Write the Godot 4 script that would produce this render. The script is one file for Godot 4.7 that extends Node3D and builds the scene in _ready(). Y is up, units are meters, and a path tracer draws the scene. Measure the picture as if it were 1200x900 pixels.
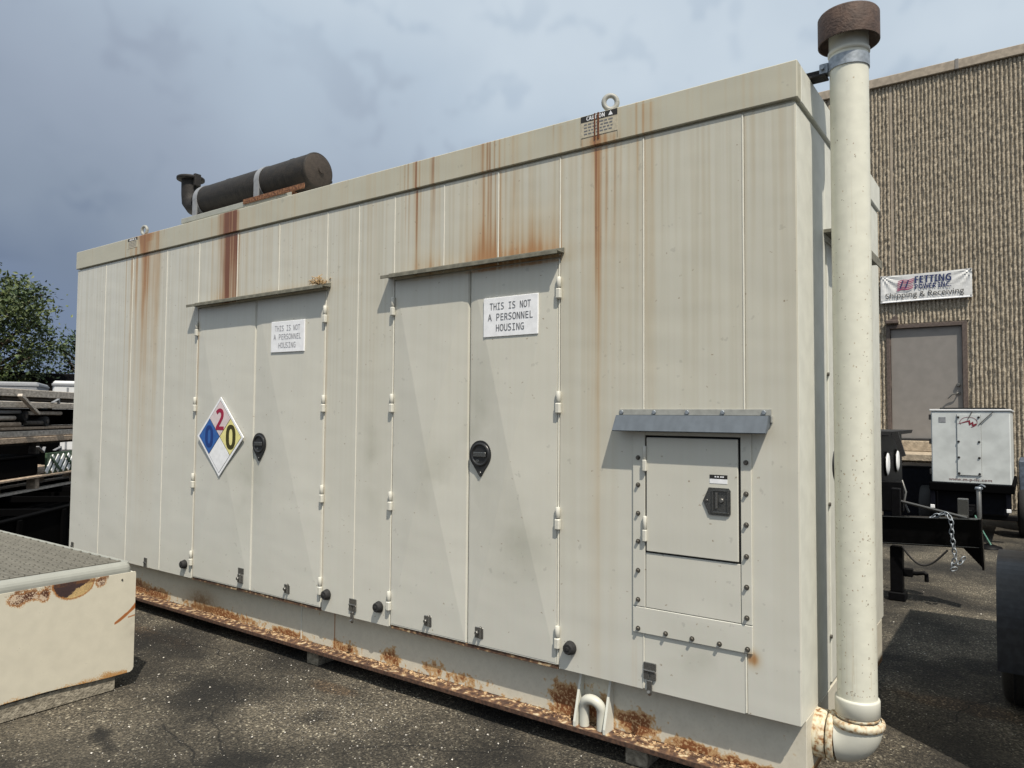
extends Node3D

# ------------------------------------------------------------------ helpers
var used := {}          # names taken at top level
var org := {}           # node -> the building-frame point its origin stands at
var M := {}             # materials
var uvmode := ""
var clouds := {}        # shared noise pictures
var rng := RandomNumberGenerator.new()
const SUN_DIR := Vector3(-1.3, -2.55, -1.0)

func numbered(called: String) -> String:
	if not used.has(called):
		used[called] = 0
		return called
	used[called] += 1
	return "%s_%03d" % [called, used[called]]

func tag(o: Node, label: String, category := "", group := "", kind := "") -> Node:
	if label: o.set_meta("label", label)
	if category: o.set_meta("category", category)
	if group: o.set_meta("group", group)
	if kind: o.set_meta("kind", kind)
	return o

# a thing: a Node3D at its base. local = true: its parts are written in its own frame
func thing(called: String, at: Vector3, label: String, category: String, group := "", local := false, yaw := 0.0) -> Node3D:
	var o := Node3D.new()
	o.name = numbered(called)
	add_child(o)
	o.position = at
	o.rotation.y = yaw
	org[o] = Vector3.ZERO if local else at
	tag(o, label, category, group)
	return o

func sub_origin(parent: Node) -> Vector3:
	return org.get(parent, Vector3.ZERO)

func mb() -> SurfaceTool:
	var st := SurfaceTool.new()
	st.begin(Mesh.PRIMITIVE_TRIANGLES)
	return st

func recentre(arr: Array) -> Array:
	var v: PackedVector3Array = arr[Mesh.ARRAY_VERTEX]
	var lo := v[0]
	var hi := v[0]
	for p in v:
		lo = lo.min(p)
		hi = hi.max(p)
	var c := (lo + hi) * 0.5
	for i in v.size():
		v[i] -= c
	arr[Mesh.ARRAY_VERTEX] = v
	return [arr, c]

func build(st: SurfaceTool, called: String, mat: Material, parent: Node = null) -> MeshInstance3D:
	var got := recentre(st.commit_to_arrays())
	var m := ArrayMesh.new()
	m.add_surface_from_arrays(Mesh.PRIMITIVE_TRIANGLES, got[0])
	m.surface_set_material(0, mat)
	var o := MeshInstance3D.new()
	o.mesh = m
	if parent == null:
		o.name = numbered(called)
		add_child(o)
		o.position = got[1]
	else:
		o.name = called
		parent.add_child(o, true)
		o.position = got[1] - sub_origin(parent)
	org[o] = got[1]
	return o

# another copy of a mesh, moved by a building-frame offset
func again(src: MeshInstance3D, shift: Vector3, parent: Node, called := "") -> MeshInstance3D:
	var o := MeshInstance3D.new()
	o.mesh = src.mesh
	o.name = called if called else String(src.name).rstrip("0123456789_")
	parent.add_child(o, true)
	org[o] = org[src] + shift
	o.position = org[o] - sub_origin(parent)
	o.rotation = src.rotation
	return o

func uvof(p: Vector3, n: Vector3) -> Vector2:
	match uvmode:
		"front": return Vector2((p.x + 6.37) / 6.41, (3.09 - p.y) / 2.74)
		"skid": return Vector2((p.x + 6.37) / 6.41, (0.40 - p.y) / 0.32)
		"boxface": return Vector2((p.z - 0.78) / 1.3, (0.70 - p.y) / 0.65)
		"side": return Vector2((-p.z + 0.02) / 2.1, (3.09 - p.y) / 2.74)
	if absf(n.y) > 0.7: return Vector2(p.x, p.z)
	if absf(n.x) > 0.7: return Vector2(p.z, -p.y)
	return Vector2(p.x, -p.y)

func tri(st: SurfaceTool, a: Vector3, b: Vector3, c: Vector3, n: Vector3) -> void:
	var pts := [a, b, c]
	var g := (b - a).cross(c - a)
	if g.dot(n) > 0.0: pts = [a, c, b]
	for p in pts:
		st.set_normal(n)
		st.set_uv(uvof(p, n))
		st.add_vertex(p)

func quad(st: SurfaceTool, a: Vector3, b: Vector3, c: Vector3, d: Vector3, n := Vector3.ZERO) -> void:
	if n == Vector3.ZERO: n = (c - a).cross(b - a).normalized()
	tri(st, a, b, c, n)
	tri(st, a, c, d, n)

# box between two corners with chamfered edges, optionally placed by a transform
func box(st: SurfaceTool, lo: Vector3, hi: Vector3, ch := 0.0, tf := Transform3D.IDENTITY) -> void:
	var c := (lo + hi) * 0.5
	var h := (hi - lo) * 0.5
	h = h.abs()
	ch = minf(ch, minf(h.x, minf(h.y, h.z)) * 0.45)
	var e := h - Vector3.ONE * ch
	for ax in 3:
		var u := (ax + 1) % 3
		var w := (ax + 2) % 3
		for s in [-1.0, 1.0]:
			var q := []
			for k in [[-1, -1], [1, -1], [1, 1], [-1, 1]]:
				var p := Vector3.ZERO
				p[ax] = h[ax] * s
				p[u] = e[u] * k[0]
				p[w] = e[w] * k[1]
				q.append(tf * (c + p))
			var n := Vector3.ZERO
			n[ax] = s
			quad(st, q[0], q[1], q[2], q[3], (tf.basis * n).normalized())
	if ch <= 0.0: return
	for ax in 3:
		var u := (ax + 1) % 3
		var w := (ax + 2) % 3
		for s in [-1.0, 1.0]:
			for t in [-1.0, 1.0]:
				var q := []
				for k in [[-1, 0], [1, 0], [1, 1], [-1, 1]]:
					var p := Vector3.ZERO
					p[ax] = e[ax] * k[0]
					p[u] = (h[u] if k[1] == 0 else e[u]) * s
					p[w] = (e[w] if k[1] == 0 else h[w]) * t
					q.append(tf * (c + p))
				var n := Vector3.ZERO
				n[u] = s
				n[w] = t
				quad(st, q[0], q[1], q[2], q[3], (tf.basis * n).normalized())
	for sx in [-1.0, 1.0]:
		for sy in [-1.0, 1.0]:
			for sz in [-1.0, 1.0]:
				var s := Vector3(sx, sy, sz)
				tri(st, tf * (c + Vector3(h.x, e.y, e.z) * s), tf * (c + Vector3(e.x, h.y, e.z) * s), tf * (c + Vector3(e.x, e.y, h.z) * s), (tf.basis * s).normalized())

func frame_along(d: Vector3) -> Basis:
	d = d.normalized()
	var r := Vector3.UP if absf(d.y) < 0.9 else Vector3.RIGHT
	var x := r.cross(d).normalized()
	return Basis(x, d.cross(x).normalized(), d)

# surface of revolution: profile of (radius, distance along the axis); normals smooth unless the point is doubled
func lathe(st: SurfaceTool, prof: Array, at: Vector3, axis: Vector3, seg := 24) -> void:
	var b := frame_along(axis)
	for i in prof.size() - 1:
		var a0: Vector2 = prof[i]
		var a1: Vector2 = prof[i + 1]
		if a0.distance_to(a1) < 1e-6: continue
		var nn := []
		for k in [i, i + 1]:
			var t := (a1 - a0).normalized()
			if k == i and i > 0 and prof[i - 1].distance_to(a0) > 1e-6: t = (t + (a0 - prof[i - 1]).normalized()).normalized()
			if k == i + 1 and i + 2 < prof.size() and prof[i + 2].distance_to(a1) > 1e-6: t = (t + (prof[i + 2] - a1).normalized()).normalized()
			nn.append(Vector2(t.y, -t.x))
		for s in seg:
			var g0 := TAU * s / seg
			var g1 := TAU * (s + 1) / seg
			var r0 := b.x * cos(g0) + b.y * sin(g0)
			var r1 := b.x * cos(g1) + b.y * sin(g1)
			var P := [at + r0 * a0.x + b.z * a0.y, at + r1 * a0.x + b.z * a0.y, at + r1 * a1.x + b.z * a1.y, at + r0 * a1.x + b.z * a1.y]
			var N := [r0 * nn[0].x + b.z * nn[0].y, r1 * nn[0].x + b.z * nn[0].y, r1 * nn[1].x + b.z * nn[1].y, r0 * nn[1].x + b.z * nn[1].y]
			var U := [Vector2(float(s) / seg * 4, a0.y), Vector2(float(s + 1) / seg * 4, a0.y), Vector2(float(s + 1) / seg * 4, a1.y), Vector2(float(s) / seg * 4, a1.y)]
			for o in [[0, 1, 2], [0, 2, 3]]:
				var g: Vector3 = (P[o[1]] - P[o[0]]).cross(P[o[2]] - P[o[0]])
				var order: Array = [o[0], o[2], o[1]] if g.dot(N[o[0]] + N[o[1]] + N[o[2]]) > 0 else o
				for k in order:
					st.set_normal(N[k].normalized())
					st.set_uv(U[k])
					st.add_vertex(P[k])

func rod(st: SurfaceTool, a: Vector3, b: Vector3, r0: float, r1 := -1.0, seg := 14, ch := 0.0) -> void:
	if r1 < 0: r1 = r0
	var l := a.distance_to(b)
	var p := [Vector2(0, 0), Vector2(r0 - ch, 0), Vector2(r0 - ch, 0), Vector2(r0, ch), Vector2(r1, l - ch), Vector2(r1 - ch, l), Vector2(r1 - ch, l), Vector2(0, l)]
	if ch <= 0.0: p = [Vector2(0, 0), Vector2(r0, 0), Vector2(r0, 0), Vector2(r1, l), Vector2(r1, l), Vector2(0, l)]
	lathe(st, p, a, b - a, seg)

# tube swept along points
func tube(st: SurfaceTool, pts: Array, r: float, seg := 10) -> void:
	var rings := []
	var up := Vector3.ZERO
	for i in pts.size():
		var d: Vector3
		if i == 0: d = pts[1] - pts[0]
		elif i == pts.size() - 1: d = pts[i] - pts[i - 1]
		else: d = (pts[i + 1] - pts[i]).normalized() + (pts[i] - pts[i - 1]).normalized()
		d = d.normalized()
		if up == Vector3.ZERO: up = frame_along(d).x
		up = (up - d * up.dot(d)).normalized()
		var side := d.cross(up)
		var ring := []
		for s in seg:
			var g := TAU * s / seg
			ring.append([pts[i] + (up * cos(g) + side * sin(g)) * r, up * cos(g) + side * sin(g)])
		rings.append(ring)
	for i in pts.size() - 1:
		for s in seg:
			var t := (s + 1) % seg
			var Q := [rings[i][s], rings[i][t], rings[i + 1][t], rings[i + 1][s]]
			for o in [[0, 1, 2], [0, 2, 3]]:
				var g: Vector3 = (Q[o[1]][0] - Q[o[0]][0]).cross(Q[o[2]][0] - Q[o[0]][0])
				var order: Array = [o[0], o[2], o[1]] if g.dot(Q[o[0]][1] + Q[o[1]][1]) > 0 else o
				for k in order:
					st.set_normal(Q[k][1])
					st.set_uv(Vector2.ZERO)
					st.add_vertex(Q[k][0])
	for e in [0, pts.size() - 1]:
		var d: Vector3 = (pts[0] - pts[1]) if e == 0 else (pts[e] - pts[e - 1])
		for s in seg:
			tri(st, pts[e], rings[e][s][0], rings[e][(s + 1) % seg][0], d.normalized())

# a flat outline pushed from z0 to z1, placed by a transform
func prism(st: SurfaceTool, poly: PackedVector2Array, z0: float, z1: float, tf := Transform3D.IDENTITY) -> void:
	var idx := Geometry2D.triangulate_polygon(poly)
	for z in [z0, z1]:
		var n := (tf.basis * Vector3(0, 0, -1 if z == z0 else 1) * signf(z1 - z0)).normalized()
		for i in range(0, idx.size(), 3):
			tri(st, tf * Vector3(poly[idx[i]].x, poly[idx[i]].y, z), tf * Vector3(poly[idx[i + 1]].x, poly[idx[i + 1]].y, z), tf * Vector3(poly[idx[i + 2]].x, poly[idx[i + 2]].y, z), n)
	var ccw := not Geometry2D.is_polygon_clockwise(poly)
	for i in poly.size():
		var a := poly[i]
		var b := poly[(i + 1) % poly.size()]
		var t := (b - a).normalized()
		var n2 := Vector2(t.y, -t.x) if ccw else Vector2(-t.y, t.x)
		quad(st, tf * Vector3(a.x, a.y, z0), tf * Vector3(b.x, b.y, z0), tf * Vector3(b.x, b.y, z1), tf * Vector3(a.x, a.y, z1), (tf.basis * Vector3(n2.x, n2.y, 0)).normalized())

func xplane(x: float) -> Transform3D:   # local (x,y,z) -> a frame whose outline lies in the z-y plane, depth along x
	return Transform3D(Basis(Vector3(0, 0, -1), Vector3(0, 1, 0), Vector3(1, 0, 0)), Vector3(x, 0, 0))

func lettering(text: String, centre: Vector3, w: float, h: float, mat: Material, parent: Node, font := "Droid Sans", weight := 400, called := "lettering", basis := Basis.IDENTITY, depth := 0.0015) -> MeshInstance3D:
	var f := SystemFont.new()
	f.font_names = PackedStringArray([font])
	f.font_weight = weight
	var t := TextMesh.new()
	t.text = text
	t.font = f
	t.font_size = 48
	t.pixel_size = 0.01
	t.depth = 0.02
	t.curve_step = 2.0
	t.material = mat
	var bb := t.get_aabb()
	var o := MeshInstance3D.new()
	o.mesh = t
	o.name = called
	parent.add_child(o, true)
	var s := Vector3(w / bb.size.x, h / bb.size.y, depth / 0.02)
	o.transform = Transform3D(basis * Basis.from_scale(s), centre - sub_origin(parent) - basis * (bb.get_center() * s))
	org[o] = centre
	return o

# ------------------------------------------------------------------ textures and materials
func plain(c: Color, rough := 0.5, metal := 0.0, spec := 0.5) -> StandardMaterial3D:
	var m := StandardMaterial3D.new()
	m.albedo_color = c
	m.roughness = rough
	m.metallic = metal
	m.metallic_specular = spec
	return m

func noise_tex(freq: float, ramp: Array, size := 512, seed := 1, type := FastNoiseLite.TYPE_SIMPLEX_SMOOTH, oct := 4, cell := -1, normal := false, strength := 4.0) -> NoiseTexture2D:
	var n := FastNoiseLite.new()
	n.noise_type = type
	n.seed = seed
	n.frequency = freq
	n.fractal_octaves = oct
	if type == FastNoiseLite.TYPE_CELLULAR:
		n.fractal_type = FastNoiseLite.FRACTAL_NONE
		if cell >= 0: n.cellular_return_type = cell
	var t := NoiseTexture2D.new()
	t.width = size
	t.height = size
	t.seamless = true
	t.seamless_blend_skirt = 0.1
	t.noise = n
	if normal:
		t.as_normal_map = true
		t.bump_strength = strength
	if ramp:
		var g := Gradient.new()
		var off := PackedFloat32Array()
		var col := PackedColorArray()
		for r in ramp:
			off.append(r[0])
			col.append(r[1])
		g.offsets = off
		g.colors = col
		t.color_ramp = g
	return t

# mottled paint, rubber, wood ... : a noise ramp mapped in world metres
func mottled(a: Color, b: Color, metres: float, rough := 0.6, freq := 0.02, seed := 3, metal := 0.0, bump := 0.0, bfreq := 0.05) -> StandardMaterial3D:
	var m := plain(Color.WHITE, rough, metal)
	var ratio := snappedf((a.get_luminance() + 0.02) / (b.get_luminance() + 0.02), 0.04)
	if ratio > 0.78:
		# low contrast: a shared grey cloud tints the lighter colour
		var key := "%.2f %d" % [ratio, seed % 4]
		if not clouds.has(key):
			clouds[key] = noise_tex(0.016, [[0.25, Color(ratio, ratio, ratio)], [0.75, Color.WHITE]], 512, seed % 4 + 200)
		m.albedo_color = b
		m.albedo_texture = clouds[key]
	else:
		m.albedo_texture = noise_tex(freq, [[0.25, a], [0.75, b]], 512, seed)
	m.uv1_triplanar = true
	m.uv1_world_triplanar = true
	m.uv1_scale = Vector3.ONE / metres
	if bump > 0.0:
		m.normal_enabled = true
		var key := "n %.2f %.1f" % [bfreq, bump]
		if not clouds.has(key): clouds[key] = noise_tex(bfreq, [], 512, 207, FastNoiseLite.TYPE_SIMPLEX_SMOOTH, 4, -1, true, bump)
		m.normal_texture = clouds[key]
	return m

func mix3(a: Vector3, b: Vector3, t: float) -> Vector3:
	return a + (b - a) * t

func noise_bytes(w: int, h: int, freq: float, seed: int, oct := 4, sx := 1.0) -> PackedByteArray:
	var n := FastNoiseLite.new()
	n.noise_type = FastNoiseLite.TYPE_SIMPLEX_SMOOTH
	n.frequency = freq
	n.seed = seed
	n.fractal_octaves = oct
	var im := n.get_image(w, maxi(8, int(h / sx)))
	im.convert(Image.FORMAT_L8)
	if sx != 1.0: im.resize(w, h, Image.INTERPOLATE_BILINEAR)
	return im.get_data()

func tex_from(data: PackedByteArray, w: int, h: int) -> ImageTexture:
	var im := Image.create_from_data(w, h, false, Image.FORMAT_RGB8, data)
	im.generate_mipmaps()
	return ImageTexture.create_from_image(im)

# below a drip rail or the hatch hood
func sheltered(x: float, y: float) -> bool:
	return (y < 2.39 and ((x > -4.34 and x < -2.885) or (x > -2.283 and x < -1.131))) or (y < 1.6 and x > -0.81 and x < -0.11)

# the weathered paint of the long wall: streaks of rust that run down from the roof edge
func front_texture() -> ImageTexture:
	var W := 2048
	var H := 876
	var light := PackedFloat32Array()
	light.resize(W * H)
	var dark := PackedFloat32Array()
	dark.resize(W * H)
	var r := RandomNumberGenerator.new()
	r.seed = 77
	# [x, half width, top y, length, light strength, dark strength]
	var S := []
	for i in 34: S.append([-3.97 + clampf(r.randfn(0, 0.055), -0.11, 0.11), r.randf_range(0.004, 0.035), 3.08, r.randf_range(0.6, 1.4), 0.16, r.randf_range(0.05, 0.34)])
	for x in [-5.36, -5.29, -5.2, -5.12, -5.05, -4.99, -4.95]: S.append([x, 0.03, 3.08, 1.8, 0.36, 0.0])
	for i in 60: S.append([-5.13 + clampf(r.randfn(0, 0.16), -0.32, 0.32), r.randf_range(0.004, 0.03), 3.08, r.randf_range(0.5, 2.4), r.randf_range(0.04, 0.15), 0.0 if r.randf() < 0.85 else r.randf_range(0.03, 0.1)])
	for i in 14: S.append([-5.12 + r.randfn(0, 0.07), r.randf_range(0.006, 0.025), 3.08, r.randf_range(0.15, 0.5), 0.2, r.randf_range(0.08, 0.25)])
	for i in 22: S.append([-2.08 + r.randfn(0, 0.1), r.randf_range(0.003, 0.009), 3.08, r.randf_range(0.4, 1.4), r.randf_range(0.1, 0.28), r.randf_range(0.0, 0.16)])
	for x in [-2.2, -2.11, -1.985, -1.975]: S.append([x, 0.005, 3.08, 0.5, 0.35, 0.4])
	for i in 20: S.append([-1.58 + r.randfn(0, 0.08), r.randf_range(0.003, 0.014), 3.08, r.randf_range(0.5, 1.6), r.randf_range(0.08, 0.28), r.randf_range(0.0, 0.1)])
	for x in [-1.59, -1.572, -1.54]: S.append([x, 0.005, 3.08, 0.9, 0.35, 0.42])
	for i in 16: S.append([-0.92 + r.randfn(0, 0.04), r.randf_range(0.003, 0.012), 3.05, r.randf_range(0.5, 2.4), r.randf_range(0.1, 0.26), r.randf_range(0.0, 0.1)])
	for x in [-0.932, -0.905]: S.append([x, 0.0045, 3.06, 1.0, 0.3, 0.6])
	for x in [-0.925]: S.append([x, 0.02, 3.05, 3.6, 0.34, 0.0])
	for x in [-0.87, -0.83, -0.8]: S.append([x, 0.006, 3.0, 0.5, 0.3, 0.35])
	for x in [-0.84, -0.775]: S.append([x, 0.016, 2.75, 0.9, 0.3, 0.05])
	for i in 26: S.append([r.randf_range(-1.2, -0.62), r.randf_range(0.005, 0.02), 3.05, r.randf_range(0.8, 3.0), r.randf_range(0.03, 0.12), 0.0])
	for i in 190: S.append([r.randf_range(-4.7, 0.0), r.randf_range(0.003, 0.009), 3.08, r.randf_range(0.3, 1.5), r.randf_range(0.04, 0.17), 0.005])
	for i in 30: S.append([r.randf_range(-2.9, -0.6), r.randf_range(0.01, 0.05), 3.08, r.randf_range(0.4, 1.2), r.randf_range(0.03, 0.12), 0.0])
	for i in 26: S.append([r.randf_range(-6.3, -0.02), r.randf_range(0.003, 0.008), 3.08, r.randf_range(0.08, 0.22), 0.12, r.randf_range(0.02, 0.16)])
	for i in 30: S.append([r.randf_range(-4.34, -2.9), r.randf_range(0.01, 0.03), 3.05, r.randf_range(0.4, 0.9), r.randf_range(0.05, 0.15), 0.0])
	for x in [-4.345, -4.33, -2.88]: S.append([x, 0.012, 2.42, 2.6, 0.42, 0.05])
	for x in [-0.67, -0.69]: S.append([x, 0.007, 2.9, 1.2, 0.14, 0.0])
	for x in [-0.72, -0.735]: S.append([x, 0.006, 0.62, 0.3, 0.45, 0.25])
	var px := W / 6.41
	var py := H / 2.74
	for s in S:
		var cx: float = (s[0] + 6.37) * px
		var hw: float = maxf(1.0, s[1] * px)
		var y0 := int((3.09 - s[2]) * py)
		var ln: float = s[3] * py
		var y1 := mini(H, y0 + int(ln * 1.6))
		# the drip rails and the hatch hood throw the water clear of what is below them
		if s[2] > 2.5 and ((s[0] > -4.37 and s[0] < -2.86) or (s[0] > -2.31 and s[0] < -1.12)): y1 = mini(y1, int((3.09 - 2.40) * py))
		if s[2] > 1.7 and s[0] > -0.81 and s[0] < -0.11: y1 = mini(y1, int((3.09 - 1.60) * py))
		var x0 := maxi(0, int(cx - hw * 2.2))
		var x1 := mini(W - 1, int(cx + hw * 2.2))
		var ph := r.randf() * 100.0
		for y in range(maxi(0, y0), y1):
			var t := (y - y0) / ln
			var f := exp(-t * t * 1.6) * (1.0 if s[2] > 3.0 else clampf((y - y0) / 90.0, 0.0, 1.0)) * (0.8 + 0.2 * sin(y * 0.05 + ph) * sin(y * 0.017 + ph * 2.0))
			for x in range(x0, x1 + 1):
				var d := (x - cx) / hw
				var g := f * exp(-d * d)
				var k := y * W + x
				light[k] += g * s[4]
				dark[k] += g * s[5]
	# rust that gathers on top of the drip rail and at ends
	var glow := [[-1.25, 2.43, 0.22, 0.2, 0.5], [-1.62, 2.43, 0.12, 0.22, 0.6], [-2.0, 2.43, 0.16, 0.09, 0.35], [-1.42, 2.42, 0.35, 0.06, 0.35], [-4.05, 2.43, 0.12, 0.1, 0.3], [-3.3, 2.43, 0.5, 0.035, 0.25], [-0.19, 0.6, 0.025, 0.03, 0.9], [-2.9, 2.43, 0.03, 0.03, 0.7], [-5.12, 3.06, 0.1, 0.06, 0.6], [-0.9, 2.93, 0.1, 0.04, 0.4]]
	for g in glow:
		for y in range(maxi(0, int((3.09 - g[1] - g[3] * 2) * py)), mini(H, int((3.09 - g[1] + 0.06) * py))):
			for x in range(maxi(0, int((g[0] + 6.37 - g[2] * 2) * px)), mini(W, int((g[0] + 6.37 + g[2] * 2) * px))):
				var dx: float = ((x / px - 6.37) - g[0]) / g[2]
				var dy: float = ((3.09 - y / py) - g[1]) / g[3]
				if g[1] == 2.43 and absf(dx * g[2]) > 0.0 and x / px - 6.37 > -1.125 and g[0] > -2.2: continue
				light[y * W + x] += g[4] * exp(-dx * dx - dy * dy)
	var n1 := noise_bytes(W, H, 0.006, 5, 5)
	var n2 := noise_bytes(W, H, 0.085, 8, 3, 60.0)
	var n3 := noise_bytes(W, H, 0.05, 9, 3)
	var out := PackedByteArray()
	out.resize(W * H * 3)
	# faint rubbed smudges round the handles and lower doors
	var smear := [[-1.62, 1.5, 0.12, 0.35], [-1.9, 1.2, 0.18, 0.25], [-3.55, 1.5, 0.1, 0.3], [-3.7, 1.1, 0.2, 0.3], [-5.95, 1.1, 0.12, 0.25], [-1.35, 0.95, 0.2, 0.2], [-0.45, 0.55, 0.2, 0.1], [-2.45, 1.3, 0.08, 0.3]]
	var k := 0
	for y in H:
		var yy := 3.09 - y / py
		var fas := yy > 2.9
		for x in W:
			var xx := x / px - 6.37
			var a := n1[k] / 255.0
			var b := n2[k] / 255.0
			var c := n3[k] / 255.0
			var col := Vector3(204, 204, 197) if not fas else Vector3(181, 178, 161)
			# old dirt high up; the paler left paints in the grazing sky sheen
			var dirt_and_sheen := clampf((yy + 0.1) / 2.2, 0.0, 1.0) * (0.12 + 0.88 * clampf((xx + 6.37) / 5.6, 0.0, 1.0)) * (0.9 + 0.3 * (b - 0.5))
			if sheltered(xx, yy): dirt_and_sheen *= 0.7
			if not fas: col = mix3(col, Vector3(189, 186, 171), clampf(dirt_and_sheen, 0.0, 1.0))
			col *= 0.975 + 0.03 * a
			# faint vertical dirt runs, strongest in the upper half
			var run := clampf((b - 0.40) * 2.6, 0.0, 1.0) * clampf((yy - 1.3) / 1.3, 0.06, 1.0)
			if sheltered(xx, yy): run *= 0.25
			if not fas: col = mix3(col, Vector3(158, 148, 124), run * 0.2)
			var l := clampf(light[k] * (0.55 + 0.9 * b), 0.0, 0.85)
			var d := clampf(dark[k] * (0.2 + 1.5 * b) - 0.04, 0.0, 0.9)
			col = mix3(col, Vector3(172, 144, 104).lerp(Vector3(156, 108, 60), clampf((l - 0.25) * 2.5, 0.0, 1.0)), l)
			col = mix3(col, Vector3(104, 56, 24), d)
			if c > 0.80 and a > 0.6: col *= 0.93
			out[k * 3] = clampi(int(col.x), 0, 255)
			out[k * 3 + 1] = clampi(int(col.y), 0, 255)
			out[k * 3 + 2] = clampi(int(col.z), 0, 255)
			k += 1
	for s in smear:
		for y in range(maxi(0, int((3.09 - s[1] - s[3] * 1.6) * py)), mini(H, int((3.09 - s[1] + s[3] * 1.6) * py))):
			for x in range(maxi(0, int((s[0] + 6.37 - s[2] * 1.6) * px)), mini(W, int((s[0] + 6.37 + s[2] * 1.6) * px))):
				var dx: float = ((x / px - 6.37) - s[0]) / s[2]
				var dy: float = ((3.09 - y / py) - s[1]) / s[3]
				var kk := y * W + x
				var g := exp(-dx * dx - dy * dy) * clampf(n1[kk] / 255.0 * 2.4 - 0.8, 0.0, 1.0) * 0.10
				for ch in 3: out[kk * 3 + ch] = int(out[kk * 3 + ch] * (1.0 - g * [1.0, 0.98, 1.1][ch]))
	# small chips and scuffs
	for i in 420:
		var x := r.randi_range(2, W - 4)
		var y := r.randi_range(60, H - 4)
		for q in r.randi_range(1, 4):
			var kk := (y + r.randi_range(0, 1)) * W + x + r.randi_range(0, 2)
			out[kk * 3] = 132
			out[kk * 3 + 1] = 118
			out[kk * 3 + 2] = 98
	return tex_from(out, W, H)

# cream pipe paint: a weld seam, drips below the band, chips down one side
func pipe_texture() -> ImageTexture:
	var W := 256
	var H := 2048
	var n1 := noise_bytes(W, H, 0.02, 45, 4)
	var out := PackedByteArray()
	out.resize(W * H * 3)
	for k in W * H:
		var v := 0.965 + 0.06 * n1[k] / 255.0
		out[k * 3] = int(208 * v)
		out[k * 3 + 1] = int(208 * v)
		out[k * 3 + 2] = int(195 * v)
	var r := RandomNumberGenerator.new()
	r.seed = 14
	for i in 760:
		var x := r.randi_range(0, W - 3)
		var y := int(clampf(absf(r.randfn(0.35, 0.3)), 0.02, 0.98) * H)
		var big := r.randi_range(1, 3) if r.randf() < 0.8 else r.randi_range(3, 6)
		var tone: Array = [[112, 84, 60], [150, 128, 98], [96, 86, 74]][r.randi_range(0, 2)]
		for q in big * 2:
			var k := clampi(y + r.randi_range(0, big), 0, H - 1) * W + clampi(x + r.randi_range(0, maxi(1, big / 2)), 0, W - 1)
			for c in 3: out[k * 3 + c] = tone[c]
	for i in 60:
		var x := r.randi_range(0, W - 2)
		var y0 := int(H * (1.0 - r.randf_range(0.93, 0.99)))
		if r.randf() < 0.4: y0 = int(r.randf() * H * 0.8)
		var ln := r.randi_range(30, 260)
		var st := r.randf_range(0.08, 0.3)
		for y in range(y0, mini(H, y0 + ln)):
			var k := y * W + x
			var t := st * (1.0 - float(y - y0) / ln)
			for c in 3: out[k * 3 + c] = int(lerpf(out[k * 3 + c], [150, 122, 86][c], t))
	return tex_from(out, W, H)

func skid_texture() -> ImageTexture:
	var W := 2048
	var H := 102
	var n1 := noise_bytes(W, H, 0.045, 15, 5)
	var n2 := noise_bytes(W, H, 0.15, 16, 4)
	var blobs := [[-5.35, 0.16, 0.3, 0.075, 1.0], [-5.0, 0.15, 0.25, 0.05, 0.9], [-4.1, 0.14, 0.5, 0.04, 0.8], [-3.3, 0.13, 0.2, 0.035, 0.8], [-2.75, 0.14, 0.15, 0.05, 0.7], [-2.35, 0.16, 0.08, 0.06, 0.8], [-2.0, 0.17, 0.1, 0.05, 0.55], [-1.8, 0.15, 0.2, 0.04, 0.5], [-1.12, 0.18, 0.12, 0.1, 1.0], [-0.95, 0.16, 0.1, 0.1, 0.8], [-0.76, 0.17, 0.1, 0.065, 1.0], [-0.5, 0.13, 0.14, 0.035, 0.9], [-0.2, 0.12, 0.3, 0.03, 0.9]]
	var out := PackedByteArray()
	out.resize(W * H * 3)
	var k := 0
	for y in H:
		var yy := 0.40 - y * 0.32 / H
		for x in W:
			var xx := x * 6.41 / W - 6.37
			var a := n1[k] / 255.0
			var b := n2[k] / 255.0
			var col := Vector3(199, 195, 181) * (0.97 + 0.05 * a)
			var low := clampf(1.0 - (yy - 0.105) / 0.05, 0.0, 1.0) * 0.42
			for g in blobs:
				var dx: float = (xx - g[0]) / g[2]
				if absf(dx) > 2.0: continue
				var dy: float = (yy - g[1]) / g[3]
				low = maxf(low, g[4] * exp(-dx * dx - dy * dy))
			var e := low * 1.5 + (a - 0.5) * 1.0 + (b - 0.5) * 0.5 - 0.42
			if e > 0.0: col = mix3(col, Vector3(176, 134, 84), clampf(e * 4.0, 0.0, 0.75))
			if e > 0.22: col = mix3(col, Vector3(110, 64, 34), clampf((e - 0.22) * 3.5 * (0.4 + b), 0.0, 0.9))
			if e > 0.3 and b > 0.62: col = mix3(col, Vector3(214, 190, 150), 0.7)
			var sx := (xx + 4.33) / 0.17
			var sy := (yy - 0.17) / 0.09
			if absf(sx) < 2.5: col = mix3(col, Vector3(112, 82, 52), clampf(exp(-sx * sx - sy * sy) * (0.7 + 0.6 * (a - 0.5) + 0.5 * (b - 0.5)), 0.0, 0.8))
			if absf(xx + 2.846) < 0.004: col = mix3(col, Vector3(130, 78, 40), 0.7)
			var vr := clampf(b - 0.55, 0.0, 1.0)
			col = col - Vector3(18, 20, 24) * vr
			out[k * 3] = clampi(int(col.x), 0, 255)
			out[k * 3 + 1] = clampi(int(col.y), 0, 255)
			out[k * 3 + 2] = clampi(int(col.z), 0, 255)
			k += 1
	return tex_from(out, W, H)

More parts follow.
